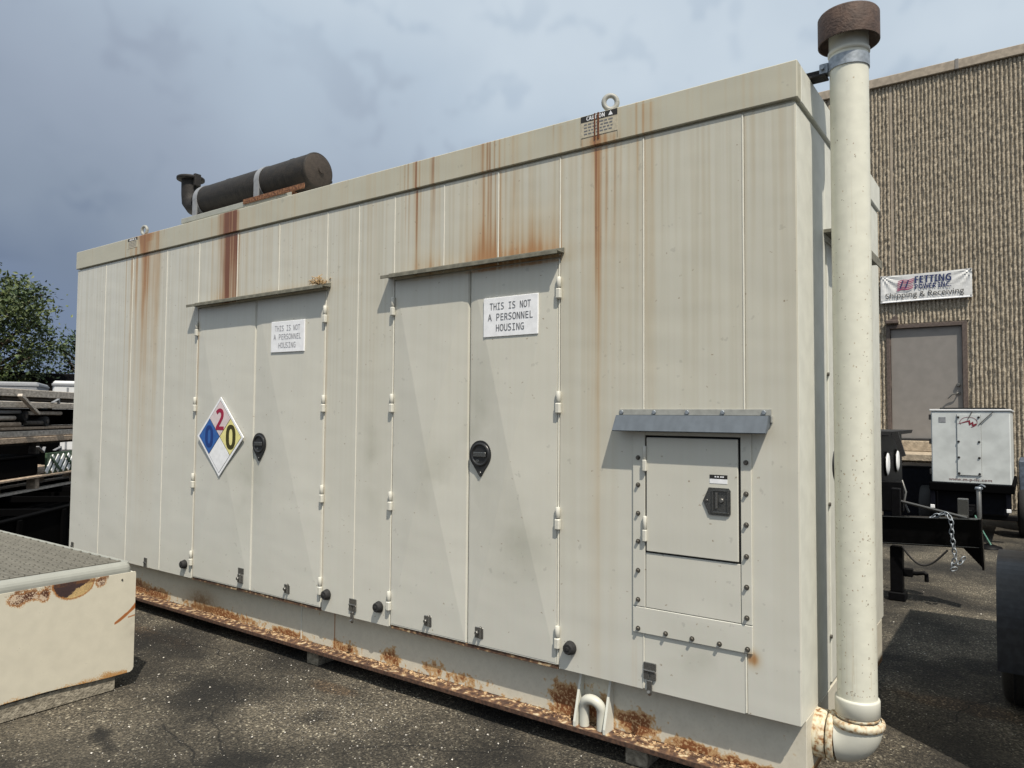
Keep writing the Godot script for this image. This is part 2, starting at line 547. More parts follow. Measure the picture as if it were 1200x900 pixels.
# the near face of the cream steel box: paint flaked from its top edge, a rusty gouge, a rusty lower edge
func box_texture() -> ImageTexture:
	var W := 1024
	var H := 512
	var n1 := noise_bytes(W, H, 0.012, 25, 5)
	var n2 := noise_bytes(W, H, 0.13, 26, 4)
	var out := PackedByteArray()
	out.resize(W * H * 3)
	var flakes := [[0.075, 0.0, 0.05, 0.045, 0.6], [1.438, 0.62, 0.045, 0.035, 1.0], [1.385, 0.63, 0.05, 0.03, 0.9], [1.31, 0.625, 0.03, 0.035, 0.85], [1.02, 0.64, 0.028, 0.03, 0.9], [1.26, 0.65, 0.02, 0.02, 0.8]]
	var k := 0
	for y in H:
		var yy := 0.70 - y * 0.65 / H
		for x in W:
			var zz := 0.78 + x * 1.3 / W
			var a := n1[k] / 255.0 - 0.5
			var b := n2[k] / 255.0 - 0.5
			var col := Vector3(198, 193, 177) * (0.99 + 0.05 * a)
			var top := yy - 0.656
			# flaked spots
			var e := -1.0
			for g in flakes:
				var dx: float = (zz - g[0]) / g[2]
				var dy: float = (yy - g[1]) / g[3]
				e = maxf(e, 1.0 - sqrt(dx * dx + dy * dy))
			e += a * 0.9 + b * 0.7
			if e > -0.12: col = mix3(col, Vector3(168, 112, 58), clampf((e + 0.12) * 4.0, 0, 0.9))
			if e > 0.1: col = mix3(col, Vector3(74, 42, 28), clampf((e - 0.1) * 5.0, 0, 1.0))
			if e > 0.28 and a + b * 0.8 > 0.0: col = mix3(col, Vector3(212, 196, 172), clampf((a + b * 0.8) * 7.0, 0.0, 0.85))
			# the big half-round chip: a bare dark brown steel part and a tan primer part
			var u := (zz - 1.165) / 0.105
			var v := (0.658 - yy) / 0.085
			var rr := sqrt(u * u + v * v) + a * 0.16 + b * 0.1
			if rr < 1.08: col = mix3(col, Vector3(150, 98, 50), clampf((1.08 - rr) * 12.0, 0, 1))
			if rr < 0.97:
				col = Vector3(188, 160, 112) * (0.95 + 0.35 * b + 0.25 * a)
				if v - u * 0.75 < 0.55 + a * 0.5 + b * 0.2: col = Vector3(58, 42, 42) * (1.0 + 0.35 * b)
			# rust all along the top edge between the flakes
			if top > -0.012 + a * 0.02 and zz > 0.98 and zz < 1.5: col = mix3(col, Vector3(104, 68, 42), clampf(0.35 + a * 2.2 + b, 0.0, 0.8))
			# rusty gouge from the far edge
			var gz := (zz - 0.79) / 0.15
			if gz > 0.0 and gz < 1.0:
				var gy := 0.50 - 0.155 * gz + 0.04 * gz * gz
				var w := 0.02 * (1.0 - gz * 0.65) * (1.0 + a)
				var dd := absf(yy - gy) / w
				if dd < 1.0: col = mix3(col, Vector3(150, 88, 42), clampf((1.15 - dd) * 1.8, 0, 0.95))
				var d2 := absf(yy - (0.415 - 0.02 * gz)) / 0.004
				if d2 < 1.0 and gz < 0.5: col = mix3(col, Vector3(150, 92, 48), 0.75)
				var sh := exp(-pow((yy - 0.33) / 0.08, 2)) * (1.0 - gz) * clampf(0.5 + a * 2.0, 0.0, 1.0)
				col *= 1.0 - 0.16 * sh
			# lower edge
			var low := clampf(1.0 - (yy - 0.085) / 0.035, -1.0, 1.0) + a * 1.4 + b * 1.1 - 0.25
			if low > 0.0 and zz > 0.86: col = mix3(col, Vector3(164, 116, 62), clampf(low * 1.3, 0, 0.85))
			if b > 0.33 and a > 0.2: col *= 0.86
			out[k * 3] = clampi(int(col.x), 0, 255)
			out[k * 3 + 1] = clampi(int(col.y), 0, 255)
			out[k * 3 + 2] = clampi(int(col.z), 0, 255)
			k += 1
	return tex_from(out, W, H)

# wear on the asphalt near the enclosure (X -7..2, Z -5..4): damp patches, an oil smear, cracks
func wear_texture() -> ImageTexture:
	var W := 1536
	var n := FastNoiseLite.new()
	n.seed = 31
	n.frequency = 0.0045
	n.fractal_octaves = 5
	var im := n.get_image(W, W)
	im.convert(Image.FORMAT_L8)
	var d := im.get_data()
	var n2 := noise_bytes(W, W, 0.02, 33, 4)
	var out := PackedByteArray()
	out.resize(W * W * 3)
	for k in W * W:
		var v := clampf(0.80 + (d[k] - 128) / 255.0 * 1.0, 0.42, 1.0)
		v *= 0.86 + 0.14 * n2[k] / 255.0
		out[k * 3] = int(255 * v)
		out[k * 3 + 1] = int(251 * v)
		out[k * 3 + 2] = int(243 * v)
	var pm := W / 9.0
	# [x, z, long, short, turn, darkness]
	var stains := [[-3.05, 1.24, 0.30, 0.05, -0.3, 0.7], [-2.35, 0.5, 0.32, 0.16, 0.1, 0.4], [-2.1, 1.05, 0.25, 0.1, -0.3, 0.4], [-2.75, 0.75, 0.5, 0.12, -0.2, 0.25], [-1.6, 1.3, 0.6, 0.2, 0.1, 0.3], [-1.5, 0.75, 0.22, 0.1, 0.2, 0.4], [-4.2, 0.4, 0.5, 0.15, 0.1, 0.25], [0.4, -2.6, 0.4, 0.2, 0.2, 0.3], [-2.5, 1.7, 0.7, 0.12, -0.1, 0.3]]
	for s in stains:
		var R0 := int(s[2] * 2.0 * pm)
		var cx := int((s[0] + 7.0) * pm)
		var cz := int((s[1] + 5.0) * pm)
		for y in range(maxi(0, cz - R0), mini(W, cz + R0)):
			for x in range(maxi(0, cx - R0), mini(W, cx + R0)):
				var p := Vector2(x - cx, y - cz).rotated(s[4]) / pm
				var k := y * W + x
				var rr := Vector2(p.x / s[2], p.y / s[3]).length() + (n2[k] / 255.0 - 0.5) * 1.3 + (d[k] / 255.0 - 0.5) * 2.2
				var f: float = clampf((1.1 - rr) * 1.6, 0.0, 1.0) * s[5] * 0.85
				if f > 0.0:
					for c in 3: out[k * 3 + c] = int(out[k * 3 + c] * (1.0 - f))
	# rusty runoff
	for s in [[-2.62, 0.16, 0.2, 0.07], [-4.4, 0.25, 0.5, 0.1], [0.45, -1.75, 0.35, 0.12]]:
		var cx := int((s[0] + 7.0) * pm)
		var cz := int((s[1] + 5.0) * pm)
		var R0 := int(s[2] * 1.6 * pm)
		for y in range(maxi(0, cz - R0), mini(W, cz + R0)):
			for x in range(maxi(0, cx - R0), mini(W, cx + R0)):
				var k := y * W + x
				var rr := Vector2((x - cx) / pm / s[2], (y - cz) / pm / s[3]).length() + (n2[k] / 255.0 - 0.5) * 0.8
				var f := clampf((1.1 - rr) * 1.2, 0.0, 0.5)
				out[k * 3 + 1] = int(out[k * 3 + 1] * (1.0 - f * 0.16))
				out[k * 3 + 2] = int(out[k * 3 + 2] * (1.0 - f * 0.3))
	# cracks
	var r := RandomNumberGenerator.new()
	r.seed = 5
	for c in [[-3.3, 0.55, 0.15, 1.3], [-2.9, 1.0, -0.15, 1.2], [-3.4, 1.2, 0.5, 0.8], [-2.0, 1.4, -0.4, 1.6], [-1.9, 0.6, 0.6, 0.9], [-4.6, 0.35, 0.2, 1.1], [-2.5, 1.75, 0.1, 1.6], [-0.4, -3.3, 0.1, 2.0], [0.3, -1.3, 1.2, 1.5], [-1.2, 1.0, 0.3, 1.2]]:
		var p := Vector2((c[0] + 7.0) * pm, (c[1] + 5.0) * pm)
		var a: float = c[2]
		var steps := int(c[3] * pm)
		for i in steps:
			a += r.randfn(0, 0.12)
			a = lerpf(a, c[2], 0.03)
			p += Vector2(cos(a), -sin(a))
			var wdt := 1 if r.randf() < 0.6 else 2
			for o in wdt:
				var xx := int(p.x)
				var yy := int(p.y) + o
				if xx >= 0 and yy >= 0 and xx < W and yy < W:
					var k := yy * W + xx
					for q in 3: out[k * 3 + q] = int(out[k * 3 + q] * 0.42)
	return tex_from(out, W, W)

func tarmac() -> StandardMaterial3D:
	var m := plain(Color(1.0, 0.98, 0.94), 0.92)
	m.albedo_texture = noise_tex(0.16, [[0.0, Color(0.20, 0.195, 0.185)], [0.4, Color(0.315, 0.306, 0.288)], [0.72, Color(0.405, 0.393, 0.368)], [0.9, Color(0.505, 0.49, 0.46)], [0.975, Color(0.56, 0.55, 0.525)], [0.985, Color(0.80, 0.80, 0.77)]], 2048, 41, FastNoiseLite.TYPE_CELLULAR, 1, FastNoiseLite.RETURN_CELL_VALUE)
	m.normal_enabled = true
	m.normal_scale = 1.0
	m.normal_texture = noise_tex(0.16, [], 2048, 41, FastNoiseLite.TYPE_CELLULAR, 1, FastNoiseLite.RETURN_DISTANCE, true, 5.0)
	m.uv1_scale = Vector3(1.0, 1.0, 1.0)
	m.detail_enabled = true
	m.detail_uv_layer = BaseMaterial3D.DETAIL_UV_2
	m.detail_blend_mode = BaseMaterial3D.BLEND_MODE_MUL
	m.detail_albedo = wear_texture()
	return m

func sky_texture() -> ImageTexture:
	var W := 1024
	var H := 512
	var n := FastNoiseLite.new()
	n.seed = 12
	n.frequency = 2.2
	n.fractal_octaves = 6
	n.fractal_gain = 0.5
	var n2 := FastNoiseLite.new()
	n2.seed = 21
	n2.frequency = 5.0
	n2.fractal_octaves = 5
	var im := Image.create(W, H, false, Image.FORMAT_RGBF)
	# from the bright veil to the slate bank low in the west
	var stops := [[0.0, Vector3(0.605, 0.69, 0.77)], [0.25, Vector3(0.475, 0.565, 0.665)], [0.7, Vector3(0.325, 0.385, 0.48)], [1.0, Vector3(0.255, 0.312, 0.40)], [1.2, Vector3(0.155, 0.205, 0.305)], [1.6, Vector3(0.12, 0.165, 0.255)]]
	var sund := -SUN_DIR.normalized()
	for j in H:
		var el := (0.5 - (j + 0.5) / H) * PI
		for i in W:
			var az := wrapf((i + 0.5) / W * TAU, -PI, PI)
			if el < -0.05:
				im.set_pixel(i, j, Color(0.16, 0.155, 0.145))
				continue
			var e := rad_to_deg(maxf(el, 0.0))
			var d := Vector3(sin(az) * cos(el), sin(el), -cos(az) * cos(el))
			var off := absf(rad_to_deg(wrapf(az + deg_to_rad(80), -PI, PI)))
			var f := n.get_noise_3dv(d * 1.0)
			var g := n2.get_noise_3dv(d + Vector3(4, 0, 0))
			var near := clampf(1.0 - off / 75.0, 0.0, 1.0)
			var s := maxf(0.0, 1.0 - off / 45.0) * 0.7 * clampf(1.0 - (e - 26.0) / 45.0, 0.0, 1.0) + (26.0 - e) / 18.0 * 0.72 * smoothstep(0.0, 0.6, near)
			# the overcast greys towards the horizon all round
			s = maxf(s, clampf((25.0 - e) / 13.0, 0.0, 1.0) * 0.72)
			s += f * 0.17 + g * 0.06 + 0.01
			# torn darker scraps, drawn out along the wind
			var q := Vector3(d.x * 1.3 + d.y * 2.2, d.y * 4.5 - d.x * 1.5, d.z * 1.3) * 0.8
			var w := n2.get_noise_3dv(q + Vector3(f, g, f) * 0.35)
			s += clampf((w - 0.12) * 0.7, 0.0, 0.13) * clampf(0.3 + f * 2.5, 0.0, 1.0)
			s = clampf(s, 0.0, 1.6)
			var c: Vector3 = stops[0][1]
			for k in stops.size() - 1:
				if s >= stops[k][0]: c = stops[k][1].lerp(stops[k + 1][1], clampf((s - stops[k][0]) / (stops[k + 1][0] - stops[k][0]), 0.0, 1.0))
			# thinner, brighter cloud round the sun
			var a := rad_to_deg(d.angle_to(sund))
			c += Vector3(0.55, 0.53, 0.48) * exp(-pow(a / 30.0, 2.0))
			im.set_pixel(i, j, Color(c.x, c.y, c.z))
	return ImageTexture.create_from_image(im)

func make_materials() -> void:
	var paint := plain(Color.WHITE, 0.42, 0.0, 0.65)
	paint.albedo_texture = front_texture()
	paint.normal_enabled = true
	paint.normal_scale = 0.2
	paint.normal_texture = noise_tex(0.012, [], 1024, 63, FastNoiseLite.TYPE_SIMPLEX_SMOOTH, 2, -1, true, 3.0)
	M.front = paint
	var skid := plain(Color.WHITE, 0.6)
	skid.albedo_texture = skid_texture()
	M.skid = skid
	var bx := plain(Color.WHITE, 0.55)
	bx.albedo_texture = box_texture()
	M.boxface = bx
	M.cream = mottled(Color8(204, 205, 195), Color8(210, 211, 202), 1.1, 0.5, 0.012, 51)
	M.cream_pipe = mottled(Color8(194, 194, 182), Color8(200, 200, 190), 0.9, 0.45, 0.015, 52)
	M.white_hinge = mottled(Color8(192, 190, 180), Color8(200, 199, 190), 0.3, 0.4, 0.02, 53)
	M.rust = mottled(Color8(78, 46, 30), Color8(128, 90, 62), 0.25, 0.9, 0.02, 54, 0.0, 6.0, 0.06)
	var fl := plain(Color.WHITE, 0.85)
	fl.albedo_texture = noise_tex(0.022, [[0.2, Color8(62, 44, 36)], [0.42, Color8(88, 66, 52)], [0.58, Color8(116, 86, 62)], [0.7, Color8(172, 148, 114)], [0.85, Color8(198, 184, 156)]], 1024, 55, FastNoiseLite.TYPE_SIMPLEX_SMOOTH, 5)
	fl.uv1_triplanar = true
	fl.uv1_world_triplanar = true
	fl.uv1_scale = Vector3.ONE / 1.3
	M.flange = fl
	M.flange_lip = mottled(Color8(58, 42, 34), Color8(90, 66, 52), 0.4, 0.85, 0.03, 96)
	var ringm := plain(Color.WHITE, 0.7)
	ringm.albedo_texture = noise_tex(0.03, [[0.22, Color8(112, 70, 40)], [0.34, Color8(160, 124, 84)], [0.5, Color8(196, 186, 160)], [0.7, Color8(206, 202, 184)]], 512, 56)
	ringm.uv1_triplanar = true
	ringm.uv1_world_triplanar = true
	ringm.uv1_scale = Vector3.ONE / 0.42
	M.rust_ring = ringm
	var pp := plain(Color.WHITE, 0.42)
	pp.albedo_texture = pipe_texture()
	pp.uv1_scale = Vector3(0.25, 1.0 / 2.8, 1)
	M.pipe_paint = pp
	M.flake = mottled(Color8(142, 106, 72), Color8(206, 184, 148), 0.3, 0.85, 0.03, 92)
	M.cap_rust = mottled(Color8(58, 45, 40), Color8(84, 66, 57), 0.4, 0.75, 0.015, 57, 0.1, 3.0)
	M.silencer = mottled(Color8(34, 31, 29), Color8(48, 43, 38), 0.5, 0.7, 0.012, 58, 0.15, 2.5)
	M.silencer_end = mottled(Color8(48, 41, 37), Color8(58, 50, 44), 0.4, 0.75, 0.012, 59, 0.1, 2.5)
	M.silencer_dark = mottled(Color8(26, 25, 26), Color8(36, 33, 32), 0.4, 0.7, 0.02, 60, 0.15, 2.5)
	M.strap = mottled(Color8(122, 125, 130), Color8(136, 139, 144), 0.4, 0.5, 0.02, 61)
	M.galv = mottled(Color8(132, 140, 150), Color8(158, 166, 174), 0.2, 0.45, 0.03, 62, 0.5)
	M.hood = mottled(Color8(80, 88, 97), Color8(88, 96, 105), 0.4, 0.55, 0.02, 63)
	M.rail = mottled(Color8(104, 102, 90), Color8(122, 120, 108), 0.5, 0.8, 0.03, 64)
	M.bolt = mottled(Color8(82, 80, 76), Color8(122, 118, 110), 0.05, 0.45, 0.03, 65, 0.7)
	M.steel = mottled(Color8(96, 96, 94), Color8(138, 137, 134), 0.08, 0.4, 0.03, 66, 0.75)
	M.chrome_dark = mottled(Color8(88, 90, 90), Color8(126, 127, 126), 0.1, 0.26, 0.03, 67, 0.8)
	M.black_rubber = mottled(Color8(24, 24, 25), Color8(40, 40, 41), 0.2, 0.8, 0.03, 68)
	M.rubber_dark = mottled(Color8(58, 55, 48), Color8(70, 66, 58), 0.5, 0.85, 0.02, 90)
	M.black_and_shade = plain(Color8(6, 6, 7), 1.0, 0.0, 0.15)  # near-black things, and deep shade put in as colour (bin, gap boards)
	M.pale_edge = mottled(Color8(204, 202, 190), Color8(216, 214, 203), 0.6, 0.5, 0.02, 93)  # pale edge tone; on the panel seams it paints the sunlit edge line
	M.strap_light = mottled(Color8(142, 144, 140), Color8(156, 157, 152), 0.4, 0.5, 0.02, 94)
	M.timber_pale = mottled(Color8(150, 124, 90), Color8(196, 172, 134), 0.1, 0.9, 0.03, 95)
	M.black_gap = plain(Color8(18, 18, 18), 0.9)
	M.handle = mottled(Color8(30, 31, 32), Color8(46, 46, 47), 0.1, 0.35, 0.03, 69)
	M.sign = mottled(Color8(226, 228, 234), Color8(236, 238, 242), 0.5, 0.4, 0.02, 70)
	M.ink_grey = plain(Color8(104, 106, 110), 0.6)
	M.ink_faint = plain(Color8(150, 152, 158), 0.6)
	M.ink_black = plain(Color8(34, 33, 32), 0.6)
	M.deck = mottled(Color8(104, 102, 94), Color8(118, 116, 108), 0.7, 0.7, 0.015, 71, 0.2)
	M.lid = mottled(Color8(138, 140, 134), Color8(146, 148, 142), 0.8, 0.6, 0.015, 72)
	M.timber = mottled(Color8(112, 106, 94), Color8(152, 145, 130), 0.5, 0.9, 0.02, 73, 0.0, 4.0)
	M.wood_a = mottled(Color8(150, 143, 134), Color8(200, 192, 182), 0.5, 0.9, 0.015, 74, 0.0, 4.0)
	M.wood_b = mottled(Color8(140, 124, 108), Color8(186, 168, 148), 0.5, 0.9, 0.015, 75, 0.0, 4.0)
	M.wood_dark = mottled(Color8(62, 58, 54), Color8(92, 86, 80), 0.5, 0.9, 0.015, 76, 0.0, 3.0)
	M.black_paint = mottled(Color8(9, 9, 11), Color8(13, 13, 16), 0.6, 0.5, 0.02, 77)
	M.black_gloss = mottled(Color8(8, 8, 9), Color8(11, 11, 12), 0.6, 0.28, 0.02, 78)
	M.navy = mottled(Color8(11, 13, 20), Color8(14, 16, 24), 0.7, 0.45, 0.02, 79)
	M.blue_grey = mottled(Color8(66, 76, 92), Color8(84, 94, 110), 0.8, 0.6, 0.02, 80)
	M.white_alu = mottled(Color8(194, 199, 198), Color8(208, 213, 213), 2.6, 0.42, 0.012, 81, 0.1)
	M.fender = mottled(Color8(34, 38, 46), Color8(48, 52, 60), 0.5, 0.4, 0.02, 89)
	M.white_paint = mottled(Color8(196, 199, 202), Color8(206, 208, 210), 1.5, 0.5, 0.01, 82)
	M.lamp_glass = plain(Color8(236, 238, 240), 0.2)
	M.brown_frame = mottled(Color8(78, 68, 64), Color8(96, 84, 78), 0.5, 0.6, 0.02, 83)
	M.taupe = mottled(Color8(130, 126, 122), Color8(133, 129, 125), 2.2, 0.55, 0.01, 84)
	M.coping = mottled(Color8(150, 138, 122), Color8(168, 156, 140), 1.2, 0.6, 0.01, 85)
	M.concrete = mottled(Color8(150, 136, 116), Color8(176, 162, 142), 0.9, 0.9, 0.02, 86, 0.0, 3.0)
	M.green = mottled(Color8(52, 74, 56), Color8(70, 94, 72), 0.5, 0.6, 0.02, 87)
	M.bark = mottled(Color8(64, 54, 44), Color8(96, 84, 70), 0.4, 0.95, 0.03, 88, 0.0, 6.0)
	for v in [M.black_paint, M.black_gloss, M.navy]: v.metallic_specular = 0.25
	M.ground = tarmac()
	# split-faced ribbed block: tan stone with dark grit
	var rib := plain(Color.WHITE, 0.95)
	rib.albedo_texture = noise_tex(0.035, [[0.2, Color8(112, 103, 90)], [0.5, Color8(155, 145, 129)], [0.8, Color8(192, 182, 164)]], 1024, 91, FastNoiseLite.TYPE_SIMPLEX_SMOOTH, 5)
	rib.uv1_triplanar = true
	rib.uv1_world_triplanar = true
	rib.uv1_scale = Vector3.ONE / 1.4
	M.rib = rib
	for v in ["grit", "leaf"]:
		var m := plain(Color.WHITE, 0.85 if v == "grit" else 0.6)
		m.vertex_color_use_as_albedo = true
		if v == "leaf":
			m.backlight_enabled = true
			m.backlight = Color(0.12, 0.16, 0.05)
			m.cull_mode = BaseMaterial3D.CULL_DISABLED
		M[v] = m

# ------------------------------------------------------------------ the scene
func _ready() -> void:
	rng.seed = 2024
	var cam := Camera3D.new()
	cam.name = "camera"
	cam.position = Vector3(0.757, 1.597, 3.054)
	cam.rotation_degrees = Vector3(2.513, 35.515, 0.417)
	cam.fov = 55.92
	cam.near = 0.05
	cam.far = 600.0
	add_child(cam)
	cam.current = true
	var env := Environment.new()
	env.background_mode = Environment.BG_SKY
	var sm := PanoramaSkyMaterial.new()
	sm.panorama = sky_texture()
	var sky := Sky.new()
	sky.sky_material = sm
	env.sky = sky
	env.tonemap_mode = Environment.TONE_MAPPER_LINEAR
	env.tonemap_exposure = 1.0
	env.sdfgi_enabled = true
	env.ssao_enabled = true
	env.ssil_enabled = true
	var we := WorldEnvironment.new()
	we.name = "environment"
	we.environment = env
	add_child(we)
	var sun := DirectionalLight3D.new()
	sun.name = "sun"
	sun.light_energy = 1.6
	sun.light_color = Color(1.0, 0.96, 0.895)
	sun.light_angular_distance = 0.6
	sun.shadow_enabled = true
	add_child(sun)
	sun.look_at_from_position(Vector3.ZERO, SUN_DIR)
	make_materials()
	ground()
	building()
	enclosure()
	silencer()
	stack_pipe()
	signs()
	steel_box()
	left_yard()
	right_yard()
	trees()
	grit()

func ground() -> void:
	var xs := []
	var zs := []
	for v in [-260, -160, -100, -60, -40, -28, -20, -15, -11, -9]: xs.append(float(v))
	for i in 104: xs.append(-7.0 + i * 0.09)
	for v in [2.6, 3.5, 5, 8, 12, 20, 40, 80, 160, 260]: xs.append(float(v))
	for v in [-260, -160, -100, -60, -40, -28, -20, -15, -11, -8, -6.5]: zs.append(float(v))
	for i in 96: zs.append(-5.0 + i * 0.09)
	for v in [4.2, 6, 9, 14, 25, 50, 100, 200, 260]: zs.append(float(v))
	var n := FastNoiseLite.new()
	n.seed = 4
	n.frequency = 0.8
	var st := mb()
	var H := {}
	for i in xs.size():
		for j in zs.size():
			var near: bool = xs[i] > -7.0 and xs[i] < 2.2 and zs[j] > -5.0 and zs[j] < 3.5
			H[i * 1000 + j] = n.get_noise_2d(xs[i], zs[j]) * 0.008 if near else 0.0
	for i in xs.size():
		for j in zs.size():
			st.set_normal(Vector3.UP)
			st.set_uv(Vector2(xs[i], zs[j]) / 2.6)
			st.set_uv2(Vector2((xs[i] + 7.0) / 9.0, (zs[j] + 5.0) / 9.0))
			st.add_vertex(Vector3(xs[i], H[i * 1000 + j], zs[j]))
	var J := zs.size()
	for i in xs.size() - 1:
		for j in J - 1:
			var a := i * J + j
			for k in [a, a + J, a + J + 1, a, a + J + 1, a + 1]: st.add_index(k)
	st.generate_normals()
	st.generate_tangents()
	var m := st.commit()
	m.surface_set_material(0, M.ground)
	var o := MeshInstance3D.new()
	o.name = "ground"
	o.mesh = m
	add_child(o)
	tag(o, "worn dark grey asphalt yard with pale chips and cracks", "ground", "", "structure")

func building() -> void:
	var Z := -12.4
	var b := thing("ribbed_block_building", Vector3(-2.5, 0, Z), "tall tan building of ribbed split-face block behind the white generator trailer", "building")
	# backing wall with an opening for the door
	var st := mb()
	box(st, Vector3(-10, 0, Z - 0.5), Vector3(-1.40, 8.1, Z - 0.03))
	box(st, Vector3(-0.14, 0, Z - 0.5), Vector3(6, 8.1, Z - 0.03))
	box(st, Vector3(-1.40, 3.36, Z - 0.5), Vector3(-0.14, 8.1, Z - 0.03))
	box(st, Vector3(-1.40, 0, Z - 0.5), Vector3(-0.14, 1.2, Z - 0.03))
	box(st, Vector3(-10, 0, Z - 12), Vector3(-9.5, 8.1, Z - 0.5))
	box(st, Vector3(5.5, 0, Z - 12), Vector3(6, 8.1, Z - 0.5))
	box(st, Vector3(-9.5, 7.8, Z - 12), Vector3(5.5, 8.0, Z - 0.5))
	build(st, "wall", M.rib, b)
	ribs(b, Z)
	st = mb()
	box(st, Vector3(-1.328, 3.4, Z - 0.04), Vector3(-1.282, 8.05, Z - 0.008), 0.004)
	build(st, "control_joint", M.coping, b)
	st = mb()
	box(st, Vector3(-10.05, 8.06, Z - 0.55), Vector3(-1.9, 8.24, Z + 0.05), 0.01)
	build(st, "coping", M.coping, b)
	st = mb()
	box(st, Vector3(-1.895, 8.06, Z - 0.55), Vector3(-0.2, 8.24, Z + 0.05), 0.01)
	build(st, "coping", M.coping, b)
	st = mb()
	box(st, Vector3(-0.195, 8.06, Z - 0.55), Vector3(6.05, 8.24, Z + 0.05), 0.01)
	build(st, "coping", M.coping, b)
	st = mb()
	box(st, Vector3(-0.225, 8.055, Z - 0.56), Vector3(-0.165, 8.25, Z + 0.06), 0.006)
	build(st, "coping_joint_cover", M.taupe, b)
	# door
	st = mb()
	box(st, Vector3(-1.44, 1.2, Z - 0.12), Vector3(-1.375, 3.385, Z + 0.02), 0.006)
	box(st, Vector3(-0.20, 1.2, Z - 0.12), Vector3(-0.12, 3.385, Z + 0.02), 0.006)
	box(st, Vector3(-1.375, 3.31, Z - 0.12), Vector3(-0.20, 3.385, Z + 0.02), 0.006)
	build(st, "door_frame", M.brown_frame, b)
	st = mb()
	box(st, Vector3(-1.371, 1.225, Z - 0.10), Vector3(-0.204, 3.305, Z - 0.05), 0.006)
	var d := build(st, "door", M.taupe, b)
	st = mb()
	rod(st, Vector3(-0.275, 2.22, Z - 0.05), Vector3(-0.275, 2.22, Z + 0.0), 0.033, 0.03, 16, 0.006)
	build(st, "deadbolt", M.steel, d)
	st = mb()
	rod(st, Vector3(-0.275, 2.07, Z - 0.05), Vector3(-0.275, 2.07, Z - 0.035), 0.036, 0.036, 16, 0.005)
	tube(st, [Vector3(-0.275, 2.07, Z - 0.035), Vector3(-0.275, 2.07, Z + 0.012), Vector3(-0.30, 2.065, Z + 0.02), Vector3(-0.38, 2.035, Z + 0.018), Vector3(-0.44, 1.97, Z + 0.012)], 0.011)
	build(st, "lever_handle", M.steel, d)
	for y in [1.45, 2.25, 3.05]:
		st = mb()
		rod(st, Vector3(-1.376, y - 0.06, Z - 0.035), Vector3(-1.376, y + 0.06, Z - 0.035), 0.012)
		build(st, "hinge", M.brown_frame, d)
	st = mb()
	box(st, Vector3(-1.375, 1.19, Z - 0.12), Vector3(-0.2, 1.22, Z + 0.03), 0.004)
	build(st, "door_sill", M.black_rubber, b)
	# block course below the door and the dock landing
	st = mb()
	box(st, Vector3(-1.7, 0.99, Z + 0.0), Vector3(0.2, 1.186, Z + 0.08), 0.01)
	build(st, "dock_edge", M.concrete, b)
	st = mb()
	box(st, Vector3(-1.75, 0.86, Z + 0.0), Vector3(0.3, 0.985, Z + 1.1), 0.012)
	build(st, "landing", M.concrete, b)
	for x in [-1.6, 0.15]:
		st = mb()
		box(st, Vector3(x - 0.05, 0, Z + 0.95), Vector3(x + 0.05, 0.86, Z + 1.05), 0.006)
		build(st, "landing_post", M.brown_frame, b)
	# lamp over the door's left corner
	st = mb()
	box(st, Vector3(-1.44, 3.40, Z + 0.0), Vector3(-1.22, 3.47, Z + 0.13), 0.012)
	prism(st, PackedVector2Array([Vector2(-1.36, 3.47), Vector2(-1.23, 3.47), Vector2(-1.24, 3.56), Vector2(-1.30, 3.53)]), Z + 0.02, Z + 0.12)
	var l := build(st, "wall_light", M.brown_frame, b)

func ribs(b: Node, Z: float) -> void:
	var pitch := 0.066
	var x0 := -9.98
	var nr := int(15.9 / pitch)
	var rows := 190
	var V := PackedVector3Array()
	var N := PackedVector3Array()
	var I := PackedInt32Array()
	var prof := [[0.0, -0.028], [0.010, -0.028], [0.017, 0.0], [0.034, 0.006], [0.052, 0.0], [0.060, -0.028]]
	var r := RandomNumberGenerator.new()
	r.seed = 9
	for i in nr:
		var x: float = x0 + i * pitch
		var near: bool = x > -3.2 and x < 1.6
		var stp: int = 1 if near else 5
		var spans := [[0.02, 8.05]]
		if x > -1.50 and x < -0.13: spans = [[0.02, 0.98], [3.40, 8.05]]
		if absf(x + 1.335) < 0.036: continue
		for sp in spans:
			var n := maxi(2, int((sp[1] - sp[0]) / 8.03 * rows / stp))
			var base := V.size()
			for j in n + 1:
				var y: float = lerpf(sp[0], sp[1], float(j) / n)
				for k in prof.size():
					var rough := 0.0 if k == 0 or k == 5 or k == 1 else r.randf_range(-0.022, 0.014)
					V.append(Vector3(x + prof[k][0] + (r.randf_range(-0.009, 0.009) if k > 0 and k < 5 else 0.0), y, Z + prof[k][1] + rough))
					N.append(Vector3([0, 0.5, -0.5, 0, 0.5, 0.5][k], 0, 1).normalized())
			for j in n:
				for k in prof.size() - 1:
					var a := base + j * prof.size() + k
					var c := a + prof.size()
					I.append_array([a, c, c + 1, a, c + 1, a + 1])
	var arr := []
	arr.resize(Mesh.ARRAY_MAX)
	arr[Mesh.ARRAY_VERTEX] = V
	arr[Mesh.ARRAY_NORMAL] = N
	arr[Mesh.ARRAY_INDEX] = I
	var tmp := ArrayMesh.new()
	tmp.add_surface_from_arrays(Mesh.PRIMITIVE_TRIANGLES, arr)
	var st := SurfaceTool.new()
	st.create_from(tmp, 0)
	st.deindex()
	st.set_smooth_group(-1)
	st.generate_normals()
	var o := build(st, "ribbed_cladding", M.rib, b)
	tag(o, "", "", "", "stuff")

